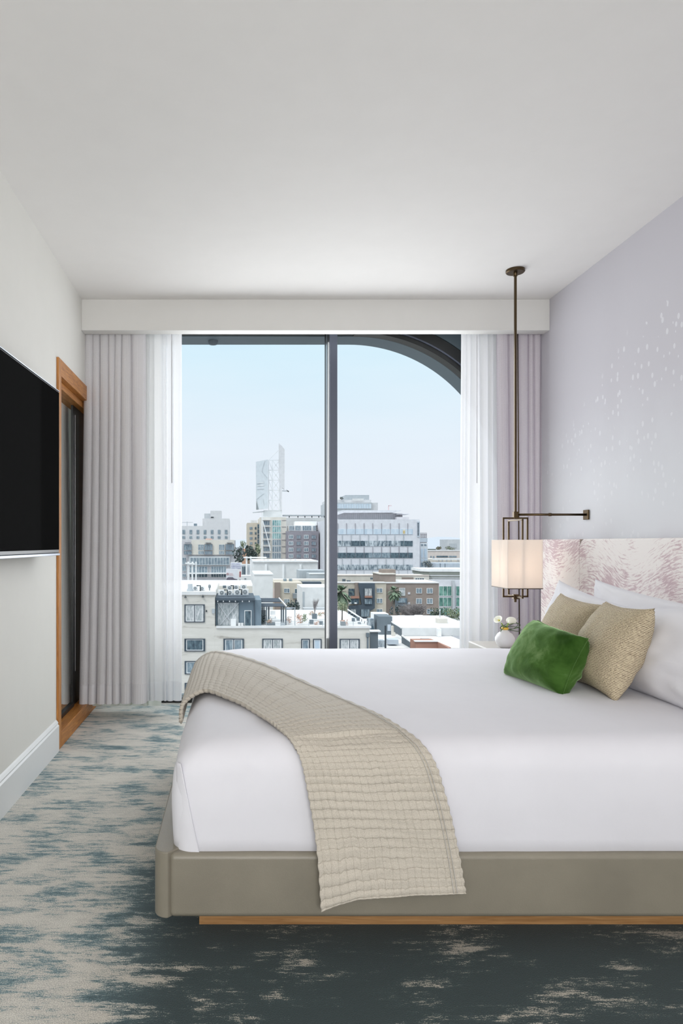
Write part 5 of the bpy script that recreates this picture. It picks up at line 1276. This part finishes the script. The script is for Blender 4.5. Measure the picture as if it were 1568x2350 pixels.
for y0, y1 in ((1350.5, 1359.5), (1374, 1383.5), (1398, 1407)): win(tq, 865, y0, 877, y1, 116, 'g_mid', 'o_white', .6, 2)
win(tq, 805, 1398, 817, 1408, 115.3, 'g_curtain', 'o_slate', .5, 2); win(tq, 829, 1398, 848, 1415, 115.3, 'g_mid', 'o_slate', .5, 3)
pbox(tq, 'coping', 752, 886, 1336.2, 1338, 116, 1.9, 'o_offwhite', .15)
ro = bld('pink_parapet_roof', 'long cream roof with a pink parapet line behind the tan and brown flats', 752, 985, 1321, 134, 7, 'o_cream')
pbox(ro, 'parapet', 752, 985, 1319.3, 1321.5, 134, .4, 'o_pink', .1)
for x0, x1, y0 in ((787, 793.5, 1329), (797.5, 805, 1332)): pbox(ro, 'roof_hatch', x0, x1, y0, 1337, 130, .8, 'o_slate')
pbox(ro, 'brown_box', 925, 949.5, 1325, 1337, 130, 1, 'o_brown'); win(ro, 953, 1327, 973, 1336, 133.9, 'g_dark', 'o_white', .6, 4)
pbox(ro, 'roof_planter', 851, 871, 1325.5, 1330, 132, .5, 'o_slate')
# ---- palms and bushes
palm('large dark palm just right of the window mullion', 783, 1358, 100, 2.0, 5)
palm('pale green palm in front of the brown flats', 905, 1357, 104, 1.35, 9)
blob('shrub', 'dark green creeper on the lower wall of the brown flats', 912, 1398, 108, 1.5, 1.1, 'o_leafdark', 'o_slate', 320, .14, 'shrub')
baretree(958, 1384, 1428, 100, 2.6, 'wide leafless grey tree in front of the brown flats', GZ, 90, 8, 'o_twig', .12)
baretree(935, 1386, 1428, 102, 1.8, 'narrower leafless grey tree in front of the brown flats', GZ, 60, 18, 'o_twig', .10)
blob('shrub', 'dark green bush at the base of the green glass building, left', 1003, 1408, 97, 1.2, .9, 'o_leafdark', 'o_leaf', 320, .13, 'shrub')
blob('shrub', 'pale green bushes at the base of the green glass building', 1035, 1410, 97, 1.9, 1.0, 'o_leaf', 'o_leafpale', 460, .13, 'shrub')
# ---- rooftop clutter at the lower right
rf = bld('flat_roof_building', 'sprawling low building with a bright white roof at the lower right of the view', 851, 1100, 1487, 62, 24, 'o_roof')
tp = rf.children[0]
zr = P(0, 1487, 62).z
up = thing('raised_roof', 'raised white roof section with a dark gutter line at the lower right', 'roof', (P(990, 0, 70).x, 70, zr))
a, b = P(921, 1441, 70), P(1100, 1459, 70)
MB().box(a.x, b.x, 70, 82, b.z, a.z).build('wall', 'o_roofw', up); MB().box(a.x+.4, b.x, 70.2, 81.8, zr, b.z-.001).build('recess', 'o_car', up)
MB().box(P(1004, 0, 69.6).x, P(1012, 0, 69.6).x, 69.4, 70.8, zr+.02, a.z-.02).build('duct', 'o_white', up)
for x0, x1, y0, y1, Zz, m_, lab in ((915, 935, 1414, 1436, 84, 'o_white', 'white boxy roof unit with a dark grille, left of three on the far roof'), (955, 975, 1413, 1430, 84.5, 'o_white', 'white boxy roof unit with a dark grille, middle of the far roof'),
        (1005.5, 1028, 1419, 1435, 74, 'o_cream', 'ribbed beige roof tank box on the raised white roof')):
    r_ = thing('roof_unit', lab, 'roof unit', (P((x0+x1)/2, 0, Zz).x, Zz, P(0, y1, Zz).z)); a, b = P(x0, y0, Zz), P(x1, y1, Zz)
    MB().box(a.x, b.x, Zz, Zz+1, b.z, a.z).build('housing', m_, r_, bevel=.08)
    if m_ == 'o_white': pbox(r_, 'grille', x0+11, x0+17, y0+1.5, y0+9, Zz, .01, 'o_fan', .04)
pipe = MB().tube([P(918, 1432, 76), P(935, 1428, 76), P(975, 1427, 76), P(1004, 1436, 73)], .22, 10)
tag(pipe.build('roof_duct', 'o_white', smooth=True), 'thick white duct curving across the raised white roof', 'duct')
tag(MB().tube([P(917, 1437, 73.5), P(932, 1434, 73.5), P(960, 1440, 71)], .25, 10).build('roof_duct', 'o_white', smooth=True), 'second white duct lying low in front of the curved one', 'duct')
q = P(1010, 1400, 78); lp2 = thing('roof_light_pole', 'thin grey pole with a ring top above the beige roof box', 'pole', (q.x, 78, P(0, 1440, 78).z))
MB().tube([(q.x, 78, lp2.location.z), (q.x, 78, q.z)], .05, 6).build('pole', 'o_grey2', lp2); MB().lathe([(0, -.1), (.09, 0), (0, .1)], (q.x, 78, q.z), 12).build('head', 'o_white', lp2)
sb = thing('stair_house', 'slate-blue roof stair house with a pale door', 'roof hut', (P(885, 0, 71).x, 71, zr))
a, b = P(869.5, 1415, 71), P(900.5, 1455, 71)
MB().box(a.x, b.x, 71, 73.5, zr, a.z).build('wall', 'o_slate', sb); win(sb, 889.5, 1433, 897, 1448, 71, 'o_blueg', name='door')
tbox('white_hut', 'bright white hut just behind the slate-blue stair house', 859, 892, 1408.5, 1437, 76, 2, 'o_white', 'roof hut')
tbox('roof_deck', 'dark planked side wall with a white coping right of the stucco building', 850, 868, 1451.5, 1500, 60, .4, 'o_slate', 'screen wall')
tbox('coping_slab', 'white coping slab above the dark planked wall', 849, 874.5, 1447.5, 1451, 59.8, .8, 'o_white', 'slab')
tbox('black_post', 'tall black post standing before the stair house', 883.5, 887, 1436, 1500, 58.5, .12, 'o_dark', 'post', bevel=0)
rr = thing('stair_fence', 'black metal stair fence sloping down towards the red brick wall', 'fence', (P(920, 0, 62).x, 62, zr))
pts = [P(899, 1427, 69), P(922, 1441, 65), P(922.5, 1458, 65), P(945, 1474, 61.5)]
for a, b in ((pts[0], pts[1]), (pts[2], pts[3])):
    MB().bar(a, b, .08).build('top_rail', 'o_white', rr)
    for k in range(8):
        p = a.lerp(b, k/7); MB().bar(p, p-Vector((0, 0, .85)), .035).build('bar', 'o_dark', rr)
    v = [a-Vector((0, 0, .1)), b-Vector((0, 0, .1)), b-Vector((0, 0, .8)), a-Vector((0, 0, .8))]
    MB().add([x+Vector((0, .03, 0)) for x in v]+[x+Vector((0, .05, 0)) for x in v], [(0, 1, 2, 3), (7, 6, 5, 4), (0, 4, 5, 1), (1, 5, 6, 2), (2, 6, 7, 3), (3, 7, 4, 0)]).build('panel', 'o_slate', rr)
tbox('beige_cabinet', 'pale beige cabinet between the stair house and the black fence', 900.5, 908, 1437, 1460, 68, .5, 'o_cream', 'cabinet')
tbox('skylight', 'pale grey sloping skylight on the lower roof', 891, 915, 1468, 1479, 63.2, 1.2, 'o_blueg', 'skylight')
tbox('roof_machine', 'jumble of grey machinery left of the black post', 863, 883, 1470, 1487, 62.5, .8, 'g_mix', 'roof unit')
tbox('roof_machine', 'grey machinery rack in a white frame behind the terrace edge', 846, 859, 1420, 1446, 72, 1, 'g_mix', 'roof unit')
rb = bld('red_brick_wall', 'low red brick parapet wall with white coping at the lower right', 955, 1004, 1473, 59.5, 2, 'o_brick', 'wall')
MB().prism([(P(1004, 0, 59.5).x, 59.5), (P(1030, 0, 56).x, 56), (P(1030, 0, 56).x+.3, 56.4), (P(1004, 0, 59.5).x, 61.5)], GZ, P(0, 1473, 59.5).z, 'z').build('return_wall', 'o_brick', rb)
pbox(rb, 'coping', 953, 1005, 1471, 1473.2, 59.4, .5, 'o_white')
tbox('roof_air_conditioner', 'small flat grey air conditioner behind the red brick wall', 969, 988, 1466, 1471.5, 62.5, .6, 'o_grey', 'air conditioner')
